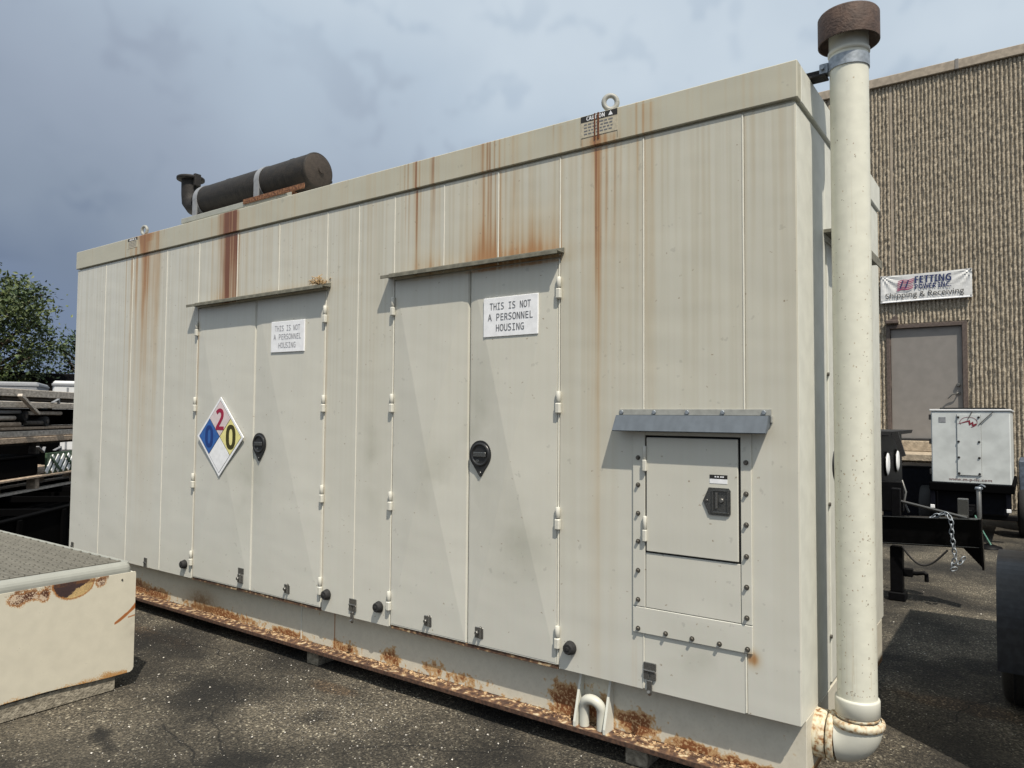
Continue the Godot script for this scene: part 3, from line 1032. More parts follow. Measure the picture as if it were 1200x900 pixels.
# ------------------------------------------------------------------ generator enclosure
func enclosure() -> void:
	var e := thing("generator_enclosure", Vector3(-3.17, 0, -1.0), "large cream steel generator enclosure with two double doors and rust streaks", "generator")
	var st: SurfaceTool
	# inner shell just behind the panel faces
	uvmode = "front"
	st = mb()
	box(st, Vector3(-6.33, 0.375, -1.98), Vector3(-0.012, 3.0, -0.014))
	build(st, "inner_shell", M.cream, e)
	# [x0, x1, y0, y1] of the front panels
	var g := 0.0022
	var top := 2.90
	var P := [[-6.34, -5.80, 0.37, top], [-5.80, -5.332, 0.37, top], [-5.332, -4.80, 0.37, top], [-4.80, -4.345, 0.37, top],
		[-4.345, -3.855, 2.395, top], [-3.855, -3.376, 2.395, top], [-3.376, -2.883, 2.395, top],
		[-2.883, -2.59, 0.37, top], [-2.59, -2.283, 0.37, top],
		[-2.283, -1.897, 2.395, top], [-1.897, -1.517, 2.395, top], [-1.517, -1.131, 2.395, top],
		[-1.131, -0.677, 0.37, top], [-0.677, -0.215, 0.37, top]]
	for p in P:
		st = mb()
		sheet(st, p[0] + g, p[1] - g, p[2], p[3], 0.0, 0.013, 0.003)
		var pan := build(st, "wall_panel", M.front, e)
		# pale strip added to paint in the sunlit right edge of the sheet
		st = mb()
		box(st, Vector3(p[1] - 0.0065, p[2] + 0.004, -0.005), Vector3(p[1] + 0.0012, p[3] - 0.004, 0.0022), 0.0015)
		build(st, "lit_edge_strip", M.pale_edge, pan)
	# the corner panel turns the corner to the end wall
	st = mb()
	box(st, Vector3(-0.215 + g, 0.37, -0.013), Vector3(0.0, top, 0.0), 0.003)
	build(st, "wall_panel", M.front, e)
	uvmode = ""
	for zz in [[-0.0, -0.515], [-1.355, -2.0]]:
		st = mb()
		box(st, Vector3(-0.012, 0.37, zz[1] + g), Vector3(0.0, top, zz[0] - (0.0135 if zz[0] > -0.1 else g)), 0.003)
		build(st, "end_panel", M.cream, e)
	st = mb()
	box(st, Vector3(-0.012, 2.43, -1.351), Vector3(0.0, top, -0.519), 0.003)
	build(st, "end_panel", M.cream, e)
	st = mb()
	box(st, Vector3(-0.01, 0.39, -1.351), Vector3(0.004, 2.41, -0.535), 0.004)
	var ed := build(st, "end_door", M.cream, e)
	st = mb()
	lathe(st, [Vector2(0, 0.016), Vector2(0.05, 0.014), Vector2(0.07, 0.008), Vector2(0.075, 0.0)], Vector3(0.004, 1.375, -0.66), Vector3.RIGHT, 20)
	box(st, Vector3(0.004, 1.36, -0.71), Vector3(0.03, 1.39, -0.61), 0.006)
	build(st, "paddle_handle", M.handle, ed)
	for y in [0.6, 1.2, 1.8]:
		st = mb()
		rod(st, Vector3(0.0, y, -0.526), Vector3(0.009, y, -0.526), 0.009, 0.009, 8)
		build(st, "rivet", M.bolt, ed)
	st = mb()
	prism(st, PackedVector2Array([Vector2(0.48, 2.47), Vector2(1.40, 2.47), Vector2(1.40, 2.455), Vector2(0.48, 2.455)]), 0.0, 0.11, xplane(0.0))
	box(st, Vector3(0.104, 2.425, -1.40), Vector3(0.11, 2.455, -0.48), 0.001)
	build(st, "rain_hood", M.rail, e)
	# back and left walls
	st = mb()
	box(st, Vector3(-6.34, 0.37, -2.0), Vector3(0.0, top, -1.985), 0.003)
	build(st, "back_wall", M.cream, e)
	st = mb()
	box(st, Vector3(-6.342, 0.37, -1.984), Vector3(-6.331, top, -0.0145), 0.003)
	build(st, "left_end_wall", M.cream, e)
	# roof cap: folded edge round the top
	uvmode = "front"
	st = mb()
	box(st, Vector3(-6.352, 2.912, -0.05), Vector3(0.012, 3.07, 0.012), 0.004)
	build(st, "roof_fascia", M.front, e)
	uvmode = ""
	st = mb()
	box(st, Vector3(-0.05, 2.912, -2.012), Vector3(0.012, 3.07, -0.051), 0.004)
	build(st, "roof_fascia", M.cream, e)
	st = mb()
	box(st, Vector3(-6.352, 2.912, -2.012), Vector3(-6.30, 3.07, -0.051), 0.004)
	build(st, "roof_fascia", M.cream, e)
	st = mb()
	box(st, Vector3(-6.299, 2.912, -2.012), Vector3(-0.051, 3.07, -1.96), 0.004)
	build(st, "roof_fascia", M.cream, e)
	st = mb()
	box(st, Vector3(-6.3, 3.0, -1.96), Vector3(-0.05, 3.062, -0.05))
	build(st, "roof", M.cream, e)
	# doors: each leaf a cross-broken sheet
	var hinge: MeshInstance3D = null
	var catch0: MeshInstance3D = null
	var handle0: MeshInstance3D = null
	for k in 2:
		var xl: float = [-4.338, -2.277][k]
		var xc: float = [-3.617, -1.705][k]
		var xr: float = [-2.889, -1.137][k]
		for s in 2:
			uvmode = "front"
			st = mb()
			leaf(st, (xl if s == 0 else xc + 0.004) + 0.002, (xc - 0.004 if s == 0 else xr) - 0.002, 0.385, 2.385, [0.02, 0.027][k])
			var d := build(st, "door", M.front, e)
			uvmode = ""
			if s == 1:
				st = mb()
				box(st, Vector3(xr - 0.003, 0.387, -0.004), Vector3(xr + 0.005, 2.383, 0.003), 0.0015)
				build(st, "edge_trim", M.pale_edge, d)
			var hx: float = (xl - 0.004) if s == 0 else (xr + 0.004)
			for y in [2.235, 1.665, 1.095, 0.52]:
				if hinge == null:
					st = mb()
					rod(st, Vector3(hx, y + 0.002, 0.011), Vector3(hx, y + 0.055, 0.011), 0.012, 0.012, 10, 0.002)
					box(st, Vector3(hx - 0.014, y - 0.055, 0.0), Vector3(hx + 0.014, y - 0.002, 0.024), 0.006)
					hinge = build(st, "hinge", M.white_hinge, d)
					org[hinge] = Vector3(hx, y, 0.012)
				else:
					again(hinge, Vector3(hx, y, 0.012) - org[hinge], d, "hinge")
			var cx: float = [[-3.723, -3.218], [-1.983, -1.621]][k][s]
			if catch0 == null:
				st = mb()
				box(st, Vector3(cx - 0.032, 0.485, 0.002), Vector3(cx + 0.032, 0.525, 0.008), 0.002)
				box(st, Vector3(cx - 0.028, 0.425, 0.002), Vector3(cx + 0.028, 0.483, 0.016), 0.004)
				rod(st, Vector3(cx - 0.006, 0.455, 0.014), Vector3(cx - 0.006, 0.455, 0.035), 0.013, 0.011, 10, 0.002)
				box(st, Vector3(cx + 0.008, 0.43, 0.014), Vector3(cx + 0.02, 0.49, 0.03), 0.003)
				catch0 = build(st, "door_holdback", M.steel, d)
				org[catch0] = Vector3(cx, 0.475, 0.01)
			else:
				again(catch0, Vector3(cx, 0.475, 0.01) - org[catch0], d, "door_holdback")
			if s == 1:
				var h := Vector3([-3.534, -1.614][k], [1.392, 1.39][k], 0.0105)
				var pl := PackedVector2Array()
				for i in 40:
					var a := TAU * i / 40.0
					var rr := 0.072
					var q := Vector2(cos(a) * rr, sin(a) * rr * 1.04)
					var low := absf(wrapf(a + PI / 2, -PI, PI))
					if low < 0.75: q = Vector2(q.x * 0.75, -0.068 - 0.05 * (1.0 - low / 0.75))
					pl.append(q)
				st = mb()
				prism(st, pl, 0.0, 0.008, Transform3D(Basis.IDENTITY, h))
				lathe(st, [Vector2(0.064, 0.008), Vector2(0.058, 0.016), Vector2(0.050, 0.014), Vector2(0.046, 0.004), Vector2(0.0, 0.004)], h, Vector3(0, 0, 1), 28)
				var hd := build(st, "door_handle", M.handle, d)
				st = mb()
				box(st, Vector3(h.x - 0.042, h.y - 0.013, h.z + 0.005), Vector3(h.x + 0.042, h.y + 0.013, h.z + 0.018), 0.006)
				rod(st, Vector3(h.x, h.y - 0.097, h.z + 0.008), Vector3(h.x, h.y - 0.097, h.z + 0.012), 0.009, 0.008, 10, 0.001)
				rod(st, Vector3(h.x - 0.02, h.y - 0.035, h.z + 0.004), Vector3(h.x - 0.02, h.y - 0.035, h.z + 0.010), 0.014, 0.012, 12, 0.002)
				tag(build(st, "handle_fittings", M.chrome_dark, d), "", "", "", "stuff")
		# threshold below the doors, with a thin rusty edge
		st = mb()
		box(st, Vector3(xl, 0.362, -0.013), Vector3(xr, 0.380, -0.004), 0.002)
		build(st, "door_threshold", M.flange, e)
		# drip rail above
		st = mb()
		var a: float = xl - [0.052, 0.05][k]
		var c: float = xr + [0.045, 0.03][k]
		box(st, Vector3(a, 2.408, 0.001), Vector3(c, 2.413, 0.074), 0.001)
		box(st, Vector3(a, 2.413, 0.001), Vector3(c, 2.436, 0.006), 0.001)
		box(st, Vector3(a, 2.394, 0.069), Vector3(c, 2.413, 0.0745), 0.001)
		build(st, "drip_rail", M.rail, e)
	# dry clump lodged on the left rail's right end
	st = mb()
	for i in 70:
		var q := Vector3(-2.935 + rng.randfn(0, 0.03), 2.436 + absf(rng.randfn(0, 0.022)), 0.035 + rng.randfn(0, 0.015))
		box(st, Vector3(-0.02, -0.0025, -0.0025), Vector3(0.02, 0.0025, 0.0025), 0.0, Transform3D(Basis.from_euler(Vector3(rng.randf() * 3, rng.randf() * 3, rng.randf() * 3)).scaled(Vector3.ONE * rng.randf_range(0.4, 1.0)), q))
	tag(build(st, "dry_clump", M.timber_pale, e), "", "", "", "stuff")
	# rubber bumpers
	var bump: MeshInstance3D = null
	for p in [Vector2(-4.433, 0.464), Vector2(-2.823, 0.476), Vector2(-2.365, 0.472), Vector2(-1.062, 0.482)]:
		if bump == null:
			st = mb()
			rod(st, Vector3(p.x, p.y, 0.0), Vector3(p.x, p.y, 0.036), 0.034, 0.027, 18, 0.004)
			rod(st, Vector3(p.x, p.y, 0.036), Vector3(p.x, p.y, 0.039), 0.011, 0.009, 10, 0.001)
			bump = build(st, "rubber_bumper", M.black_rubber, e)
			org[bump] = Vector3(p.x, p.y, 0.02)
		else:
			again(bump, Vector3(p.x, p.y, 0.02) - org[bump], e, "rubber_bumper")
	# panel catches hanging over the lower panel edge
	var catch1: MeshInstance3D = null
	for p in [Vector2(-6.26, 0.40), Vector2(-4.998, 0.41), Vector2(-2.59, 0.45), Vector2(-0.648, 0.46)]:
		var big: bool = p.x > -3.0
		if catch1 == null or big:
			st = mb()
			var w := 0.03 if big else 0.02
			box(st, Vector3(p.x - w, p.y + 0.0, 0.001), Vector3(p.x + w, p.y + 0.034, 0.008), 0.002)
			box(st, Vector3(p.x - w, p.y - 0.04, 0.001), Vector3(p.x - 0.003, p.y - 0.003, 0.010), 0.002)
			box(st, Vector3(p.x + 0.003, p.y - 0.04, 0.001), Vector3(p.x + w, p.y - 0.003, 0.010), 0.002)
			rod(st, Vector3(p.x - w * 0.9, p.y - 0.0015, 0.010), Vector3(p.x + w * 0.9, p.y - 0.0015, 0.010), 0.005, 0.005, 8)
			if big or p.x > -6:
				box(st, Vector3(p.x - 0.012, p.y - 0.10, 0.004), Vector3(p.x + 0.012, p.y - 0.042, 0.014), 0.003)
				rod(st, Vector3(p.x, p.y - 0.105, 0.004), Vector3(p.x, p.y - 0.09, 0.02), 0.008, 0.008, 8)
			var q := build(st, "panel_catch", M.steel, e)
			if not big: catch1 = q
		else:
			again(catch1, Vector3(p.x + 6.26, p.y - 0.40, 0), e, "panel_catch")
	# connection hatch
	st = mb()
	uvmode = "front"
	box(st, Vector3(-0.730, 0.738, 0.0005), Vector3(-0.669, 1.53, 0.009), 0.002)
	box(st, Vector3(-0.233, 0.738, 0.0005), Vector3(-0.188, 1.53, 0.009), 0.002)
	box(st, Vector3(-0.730, 0.62, 0.0005), Vector3(-0.188, 0.735, 0.009), 0.002)
	box(st, Vector3(-0.665, 0.7385, 0.0005), Vector3(-0.237, 0.982, 0.007), 0.002)
	box(st, Vector3(-0.669, 1.513, 0.0005), Vector3(-0.233, 1.53, 0.009), 0.002)
	var fr := build(st, "hatch_frame", M.front, e)
	uvmode = ""
	st = mb()
	box(st, Vector3(-0.6685, 0.9835, 0.0006), Vector3(-0.2335, 1.5125, 0.003))
	build(st, "hatch_seal", M.black_gap, fr)
	var bolt0: MeshInstance3D = null
	var BL := []
	for y in [1.41, 1.286, 1.157, 1.03, 0.899, 0.768, 0.639]: BL.append(Vector2(-0.703, y))
	for x in [-0.57, -0.448, -0.327, -0.208]: BL.append(Vector2(x, 0.638))
	for y in [1.408, 1.277, 1.149, 1.018, 0.892, 0.766]: BL.append(Vector2(-0.210, y))
	for p in BL:
		if bolt0 == null:
			st = mb()
			rod(st, Vector3(p.x, p.y, 0.009), Vector3(p.x, p.y, 0.011), 0.011, 0.011, 12)
			rod(st, Vector3(p.x, p.y, 0.011), Vector3(p.x, p.y, 0.021), 0.0085, 0.0075, 6, 0.001)
			bolt0 = build(st, "bolt", M.bolt, fr)
			org[bolt0] = Vector3(p.x, p.y, 0.015)
		else:
			again(bolt0, Vector3(p.x, p.y, 0.015) - org[bolt0], fr, "bolt")
	uvmode = "front"
	st = mb()
	box(st, Vector3(-0.660, 0.991, 0.0032), Vector3(-0.2425, 1.504, 0.014), 0.003)
	var hd := build(st, "hatch_door", M.front, e)
	uvmode = ""
	for y in [1.404, 1.088]:
		st = mb()
		rod(st, Vector3(-0.667, y, 0.017), Vector3(-0.667, y + 0.06, 0.017), 0.009, 0.009, 10, 0.002)
		box(st, Vector3(-0.677, y - 0.055, 0.009), Vector3(-0.657, y - 0.001, 0.027), 0.005)
		build(st, "hinge", M.white_hinge, hd)
	st = mb()
	var L := Vector3(-0.331, 1.238, 0.014)
	prism(st, PackedVector2Array([Vector2(-0.062, 0.0), Vector2(-0.036, 0.058), Vector2(0.05, 0.058), Vector2(0.058, 0.048), Vector2(0.058, -0.05), Vector2(0.05, -0.058), Vector2(-0.036, -0.058)]), 0.0, 0.006, Transform3D(Basis.IDENTITY, L))
	for q in [[-0.022, -0.05, 0.052, -0.043], [-0.022, 0.043, 0.052, 0.05], [-0.022, -0.043, -0.014, 0.043], [0.044, -0.043, 0.052, 0.043]]:
		box(st, L + Vector3(q[0], q[1], 0.006), L + Vector3(q[2], q[3], 0.012), 0.002)
	var la := build(st, "paddle_latch", M.chrome_dark, hd)
	st = mb()
	box(st, L + Vector3(-0.006, -0.03, 0.006), L + Vector3(0.004, 0.038, 0.013), 0.002)
	rod(st, L + Vector3(0.02, 0.005, 0.006), L + Vector3(0.02, 0.005, 0.014), 0.012, 0.01, 14, 0.002)
	rod(st, L + Vector3(-0.044, 0.002, 0.006), L + Vector3(-0.044, 0.002, 0.010), 0.006, 0.005, 10, 0.001)
	build(st, "latch_lock", M.steel, hd)
	st = mb()
	box(st, Vector3(-0.364, 1.334, 0.014), Vector3(-0.287, 1.351, 0.0155))
	var lab := build(st, "name_tape", M.ink_black, hd)
	for x in [-0.342, -0.331, -0.318, -0.309]:
		st = mb()
		box(st, Vector3(x, 1.340, 0.0156), Vector3(x + 0.007, 1.3455, 0.0162))
		build(st, "tape_mark", M.sign, hd)
	st = mb()
	box(st, Vector3(-0.364, 1.314, 0.014), Vector3(-0.287, 1.333, 0.0153))
	build(st, "white_tape", M.sign, hd)
	# hood over the hatch
	st = mb()
	prism(st, PackedVector2Array([Vector2(0.0, 1.604), Vector2(-0.030, 1.604), Vector2(-0.072, 1.534), Vector2(-0.067, 1.530), Vector2(-0.024, 1.598), Vector2(0.0, 1.598)]), -0.805, -0.112, xplane(0.0))
	for x in [-0.807, -0.112]:
		prism(st, PackedVector2Array([Vector2(0.0, 1.603), Vector2(-0.030, 1.601), Vector2(-0.070, 1.533), Vector2(-0.052, 1.533), Vector2(0.0, 1.57)]), x, x + 0.002, xplane(0.0))
	var ho := build(st, "hatch_hood", M.hood, e)
	st = mb()
	box(st, Vector3(-0.80, 1.6045, 0.0005), Vector3(-0.105, 1.632, 0.006), 0.002)
	box(st, Vector3(-0.108, 1.575, 0.0005), Vector3(-0.1, 1.604, 0.012), 0.002)
	build(st, "hood_flange", M.strap_light, ho)
	for x in [-0.788, -0.625, -0.468, -0.309, -0.135]:
		st = mb()
		rod(st, Vector3(x, 1.618, 0.006), Vector3(x, 1.618, 0.013), 0.010, 0.009, 10, 0.001)
		build(st, "bolt", M.galv, ho)
	# lifting eyes on the roof edge
	for x in [-0.868, -5.23]:
		st = mb()
		var c := Vector3(x, 3.122, -0.03)
		var pts := []
		for i in 25:
			var a := TAU * i / 24.0
			pts.append(c + (Vector3(cos(a), 0, 0) * 0.032 + Vector3(0, sin(a), 0) * 0.034).rotated(Vector3.UP, 0.55 if x > -3 else 0.15))
		tube(st, pts, 0.0125, 10)
		rod(st, Vector3(x, 3.05, -0.03), Vector3(x, 3.09, -0.03), 0.016, 0.016, 12)
		build(st, "lifting_eye", M.strap_light, e)
	# skid
	uvmode = "skid"
	st = mb()
	box(st, Vector3(-6.34, 0.118, -1.93), Vector3(0.0, 0.3685, -0.08), 0.002)
	var sk := build(st, "skid_beam", M.skid, e)
	uvmode = ""
	st = mb()
	box(st, Vector3(-6.34, 0.092, -0.24), Vector3(0.0, 0.1165, 0.004), 0.003)
	build(st, "skid_flange", M.flange, sk)
	st = mb()
	box(st, Vector3(-6.34, 0.0925, 0.0042), Vector3(0.0, 0.1145, 0.009), 0.003)
	build(st, "flange_edge", M.flange_lip, sk)
	for x in [-1.045, -0.885]:
		st = mb()
		prism(st, PackedVector2Array([Vector2(0.0795, 0.117), Vector2(-0.006, 0.117), Vector2(-0.006, 0.14), Vector2(0.062, 0.365), Vector2(0.0795, 0.365)]), x, x + 0.012, xplane(0.0))
		build(st, "gusset", M.cream, sk)
	st = mb()
	var U := []
	for i in 3: U.append(Vector3(-1.006, 0.118 + 0.045 * i, -0.034))
	for i in range(1, 12):
		var a := PI - PI * i / 12.0
		U.append(Vector3(-0.959 + 0.047 * cos(a), 0.208 + 0.045 * sin(a), -0.034 + 0.014 * sin(a)))
	for i in 3: U.append(Vector3(-0.912, 0.208 - 0.045 * i, -0.034))
	tube(st, U, 0.024, 14)
	build(st, "tie_down_loop", M.cream_pipe, sk)
	st = mb()
	box(st, Vector3(-3.172, 0.12, -0.0795), Vector3(-3.164, 0.366, -0.076))
	build(st, "weld_seam", M.cream, sk)
	# flaking crusts of rust lying on the flange
	for tone in 2:
		var cr := mb()
		for i in 420:
			var x := rng.randf_range(-6.3, -0.05)
			if rng.randf() < 0.7: x = clampf([-5.3, -4.2, -3.4, -2.8, -2.4, -2.0, -1.1, -0.78, -0.45, -0.2][rng.randi_range(0, 9)] + rng.randfn(0, 0.13), -6.3, -0.03)
			var z := -0.078 + absf(rng.randfn(0, 0.03))
			if z > -0.006: continue
			var s := rng.randf_range(0.003, 0.012) * (1.0 if tone == 0 else 0.8)
			box(cr, Vector3(-s, -0.002, -s * 0.6), Vector3(s, 0.002, s * 0.6), 0.0, Transform3D(Basis.from_euler(Vector3(rng.randf_range(-0.3, 0.3), rng.randf() * 3, rng.randf_range(-0.3, 0.3))), Vector3(x, 0.1185, z)))
		tag(build(cr, "rust_flakes", [M.flange, M.flake][tone], sk), "", "", "", "stuff")

# thin folded sheet with a bevelled front edge; outline x0..x1, y0..y1, face at z
func sheet(st: SurfaceTool, x0: float, x1: float, y0: float, y1: float, z: float, th: float, ch: float) -> void:
	var P := [Vector2(x0, z - th), Vector2(x0, z - 0.001), Vector2(x0 + 0.001, z), Vector2(x1 - 0.006, z), Vector2(x1 - 0.0015, z - 0.006), Vector2(x1, z - th)]
	fold(st, P, y0, y1)

# an outline in plan (x, z), closed at the back, raised from y0 to y1
func fold(st: SurfaceTool, P: Array, y0: float, y1: float) -> void:
	for i in P.size() - 1:
		var a: Vector2 = P[i]
		var b: Vector2 = P[i + 1]
		var t := (b - a).normalized()
		quad(st, Vector3(a.x, y0, a.y), Vector3(b.x, y0, b.y), Vector3(b.x, y1, b.y), Vector3(a.x, y1, a.y), Vector3(-t.y, 0, t.x))
	for y in [y0, y1]:
		for i in range(1, P.size() - 1):
			tri(st, Vector3(P[0].x, y, P[0].y), Vector3(P[i].x, y, P[i].y), Vector3(P[i + 1].x, y, P[i + 1].y), Vector3(0, -1 if y == y0 else 1, 0))

# door leaf: cross-broken so its middle stands a little proud
func leaf(st: SurfaceTool, x0: float, x1: float, y0: float, y1: float, peak: float) -> void:
	fold(st, [Vector2(x0, -0.012), Vector2(x0, 0.0), Vector2(x0 + 0.001, 0.001), Vector2(x1 - 0.0065, 0.001), Vector2(x1 - 0.0015, -0.006), Vector2(x1, -0.012)], y0, y1)
	var c := Vector3((x0 + x1) / 2, (y0 + y1) / 2, peak)
	var z := 0.0025
	var i := 0.007
	var q := [Vector3(x0 + i, y0 + i, z), Vector3(x1 - i, y0 + i, z), Vector3(x1 - i, y1 - i, z), Vector3(x0 + i, y1 - i, z)]
	for k in 4:
		var a: Vector3 = q[k]
		var b: Vector3 = q[(k + 1) % 4]
		var n := (b - a).cross(c - a).normalized()
		tri(st, a, b, c, n)
		quad(st, a, b, b - Vector3(0, 0, 0.0015), a - Vector3(0, 0, 0.0015), Vector3(n.x, n.y, 0).normalized() if Vector2(n.x, n.y).length() > 1e-4 else n)

func silencer() -> void:
	var z := -0.5
	var y := 3.446
	var r := 0.137
	var s := thing("exhaust_silencer", Vector3(-4.4, 3.065, z), "rusty dark brown cylindrical exhaust silencer strapped to the enclosure roof", "silencer")
	var st := mb()
	var p := [Vector2(0.09, -5.16), Vector2(r - 0.03, -5.14), Vector2(r, -5.10), Vector2(r, -3.62), Vector2(r, -3.62), Vector2(r + 0.003, -3.618), Vector2(r + 0.003, -3.606), Vector2(r - 0.006, -3.598)]
	lathe(st, p, Vector3(0, y, z), Vector3.RIGHT, 36)
	build(st, "body", M.silencer, s)
	st = mb()
	lathe(st, [Vector2(r - 0.006, -3.6), Vector2(r * 0.75, -3.585), Vector2(r * 0.2, -3.578), Vector2(0.022, -3.577), Vector2(0.022, -3.577), Vector2(0.022, -3.565), Vector2(0.022, -3.565), Vector2(0, -3.564)], Vector3(0, y, z), Vector3.RIGHT, 36)
	build(st, "end_cap", M.silencer_end, s)
	for x in [-5.05, -4.18]:
		st = mb()
		lathe(st, [Vector2(r + 0.001, x - 0.03), Vector2(r + 0.006, x - 0.03), Vector2(r + 0.006, x - 0.03), Vector2(r + 0.006, x + 0.03), Vector2(r + 0.006, x + 0.03), Vector2(r + 0.001, x + 0.03)], Vector3(0, y, z), Vector3.RIGHT, 36)
		box(st, Vector3(x - 0.03, 3.13, z + r - 0.008), Vector3(x + 0.03, y, z + r + 0.005), 0.001)
		box(st, Vector3(x - 0.03, 3.13, z - r - 0.005), Vector3(x + 0.03, y, z - r + 0.008), 0.001)
		build(st, "strap", M.strap, s)
	st = mb()
	for x in [-4.75, -3.9]:
		st = mb()
		box(st, Vector3(x - 0.03, y + r - 0.005, z - 0.02), Vector3(x + 0.03, y + r + 0.014, z + 0.02), 0.003)
		build(st, "lug", M.silencer_dark, s)
	st = mb()
	rod(st, Vector3(-3.66, y - 0.03, z - r), Vector3(-3.66, y - 0.03, z - r - 0.04), 0.012)
	build(st, "lug", M.silencer_dark, s)
	# outlet at the far end: conical elbow that turns up, with a flange
	st = mb()
	var pts := [Vector3(-5.10, y, z), Vector3(-5.20, y - 0.01, z), Vector3(-5.29, y + 0.0, z), Vector3(-5.345, y + 0.05, z), Vector3(-5.355, y + 0.12, z), Vector3(-5.36, y + 0.26, z)]
	tube(st, pts, 0.078, 20)
	lathe(st, [Vector2(0.078, 0.0), Vector2(0.12, 0.08)], Vector3(-5.22, y, z), Vector3.RIGHT, 24)
	var el := build(st, "outlet_elbow", M.silencer_dark, s)
	st = mb()
	rod(st, Vector3(-5.36, y + 0.25, z), Vector3(-5.36, y + 0.275, z), 0.118, 0.118, 24, 0.003)
	box(st, Vector3(-5.27, y + 0.18, z - 0.03), Vector3(-5.24, y + 0.29, z + 0.03), 0.004)
	build(st, "flange", M.silencer_dark, el)
	st = mb()
	box(st, Vector3(-5.22, 3.245, z + 0.10), Vector3(-3.78, 3.29, z + 0.16), 0.004)
	build(st, "cradle_beam", M.lid, s)
	st = mb()
	box(st, Vector3(-5.22, 3.245, z - 0.16), Vector3(-3.78, 3.29, z - 0.10), 0.004)
	build(st, "cradle_beam", M.lid, s)
	for x in [-5.12, -4.18, -3.86]:
		st = mb()
		box(st, Vector3(x - 0.05, 3.063, z - 0.16), Vector3(x + 0.05, 3.244, z + 0.155), 0.004)
		box(st, Vector3(x - 0.04, 3.245, z - 0.095), Vector3(x + 0.04, y - r + 0.012, z + 0.095), 0.004)
		build(st, "cradle_foot", M.rust, s)
	st = mb()
	box(st, Vector3(-4.3, 3.262, z + 0.162), Vector3(-3.55, 3.30, z + 0.175), 0.003)
	build(st, "rusty_angle", M.rust, s)

func stack_pipe() -> void:
	var c := Vector3(0.160, 0, -0.25)
	var s := thing("vent_pipe", Vector3(c.x, 0.18, c.z), "tall cream vertical vent pipe with rusty rain cap at the enclosure corner", "pipe")
	var st := mb()
	rod(st, c + Vector3(0, 0.42, 0), c + Vector3(0, 3.185, 0), 0.0765, 0.0765, 36)
	build(st, "pipe", M.pipe_paint, s)
	# cap: open-bottomed ring with a flat top
	st = mb()
	lathe(st, [Vector2(0.079, 3.24), Vector2(0.112, 3.225), Vector2(0.117, 3.20), Vector2(0.117, 3.20), Vector2(0.122, 3.20), Vector2(0.122, 3.20), Vector2(0.122, 3.316), Vector2(0.117, 3.324), Vector2(0.10, 3.328), Vector2(0.0, 3.33)], c, Vector3.UP, 40)
	build(st, "rain_cap", M.cap_rust, s)
	st = mb()
	lathe(st, [Vector2(0.0765, 3.148), Vector2(0.083, 3.152), Vector2(0.083, 3.166), Vector2(0.0785, 3.17), Vector2(0.0785, 3.26)], c, Vector3.UP, 36)
	build(st, "cap_neck", M.cream_pipe, s)
	st = mb()
	lathe(st, [Vector2(0.077, 3.085), Vector2(0.081, 3.085), Vector2(0.081, 3.085), Vector2(0.081, 3.135), Vector2(0.081, 3.135), Vector2(0.077, 3.135)], c, Vector3.UP, 36)
	box(st, c + Vector3(-0.115, 3.087, -0.02), c + Vector3(-0.078, 3.133, 0.002), 0.003)
	box(st, c + Vector3(-0.115, 3.087, 0.006), c + Vector3(-0.078, 3.133, 0.024), 0.003)
	rod(st, c + Vector3(-0.1, 3.11, 0.04), c + Vector3(-0.1, 3.11, -0.03), 0.008, 0.008, 8)
	build(st, "clamp_band", M.galv, s)
	st = mb()
	box(st, Vector3(-0.12, 3.072, -0.275), Vector3(0.075, 3.082, -0.205), 0.002)
	box(st, Vector3(-0.12, 3.082, -0.275), Vector3(0.07, 3.128, -0.268), 0.002)
	build(st, "bracket_arm", M.silencer_dark, s)
	# socket, elbow and stub into the enclosure
	st = mb()
	lathe(st, [Vector2(0.0765, 0.452), Vector2(0.084, 0.450), Vector2(0.0855, 0.444), Vector2(0.0855, 0.385), Vector2(0.078, 0.380)], c, Vector3.UP, 36)
	build(st, "socket", M.cream_pipe, s)
	st = mb()
	lathe(st, [Vector2(0.078, 0.384), Vector2(0.083, 0.378), Vector2(0.083, 0.37), Vector2(0.078, 0.366)], c, Vector3.UP, 36)
	lathe(st, [Vector2(0.09, 0.368), Vector2(0.101, 0.362), Vector2(0.104, 0.350), Vector2(0.101, 0.338), Vector2(0.09, 0.330)], c, Vector3.UP, 36)
	build(st, "elbow_rim", M.rust_ring, s)
	st = mb()
	var pts := [c + Vector3(0, 0.36, 0)]
	for i in 11:
		var a := PI / 2 * i / 10.0
		pts.append(c + Vector3(-0.075 + 0.075 * cos(a), 0.345 - 0.075 * sin(a), 0))
	tube(st, pts, 0.094, 32)
	build(st, "elbow", M.cream_pipe, s)
	st = mb()
	rod(st, Vector3(0.052, 0.27, c.z), Vector3(0.080, 0.27, c.z), 0.102, 0.103, 32, 0.006)
	build(st, "elbow_rim", M.rust_ring, s)
	st = mb()
	rod(st, Vector3(-0.02, 0.27, c.z), Vector3(0.046, 0.27, c.z), 0.099, 0.096, 32, 0.004)
	build(st, "stub", M.rust_ring, s)

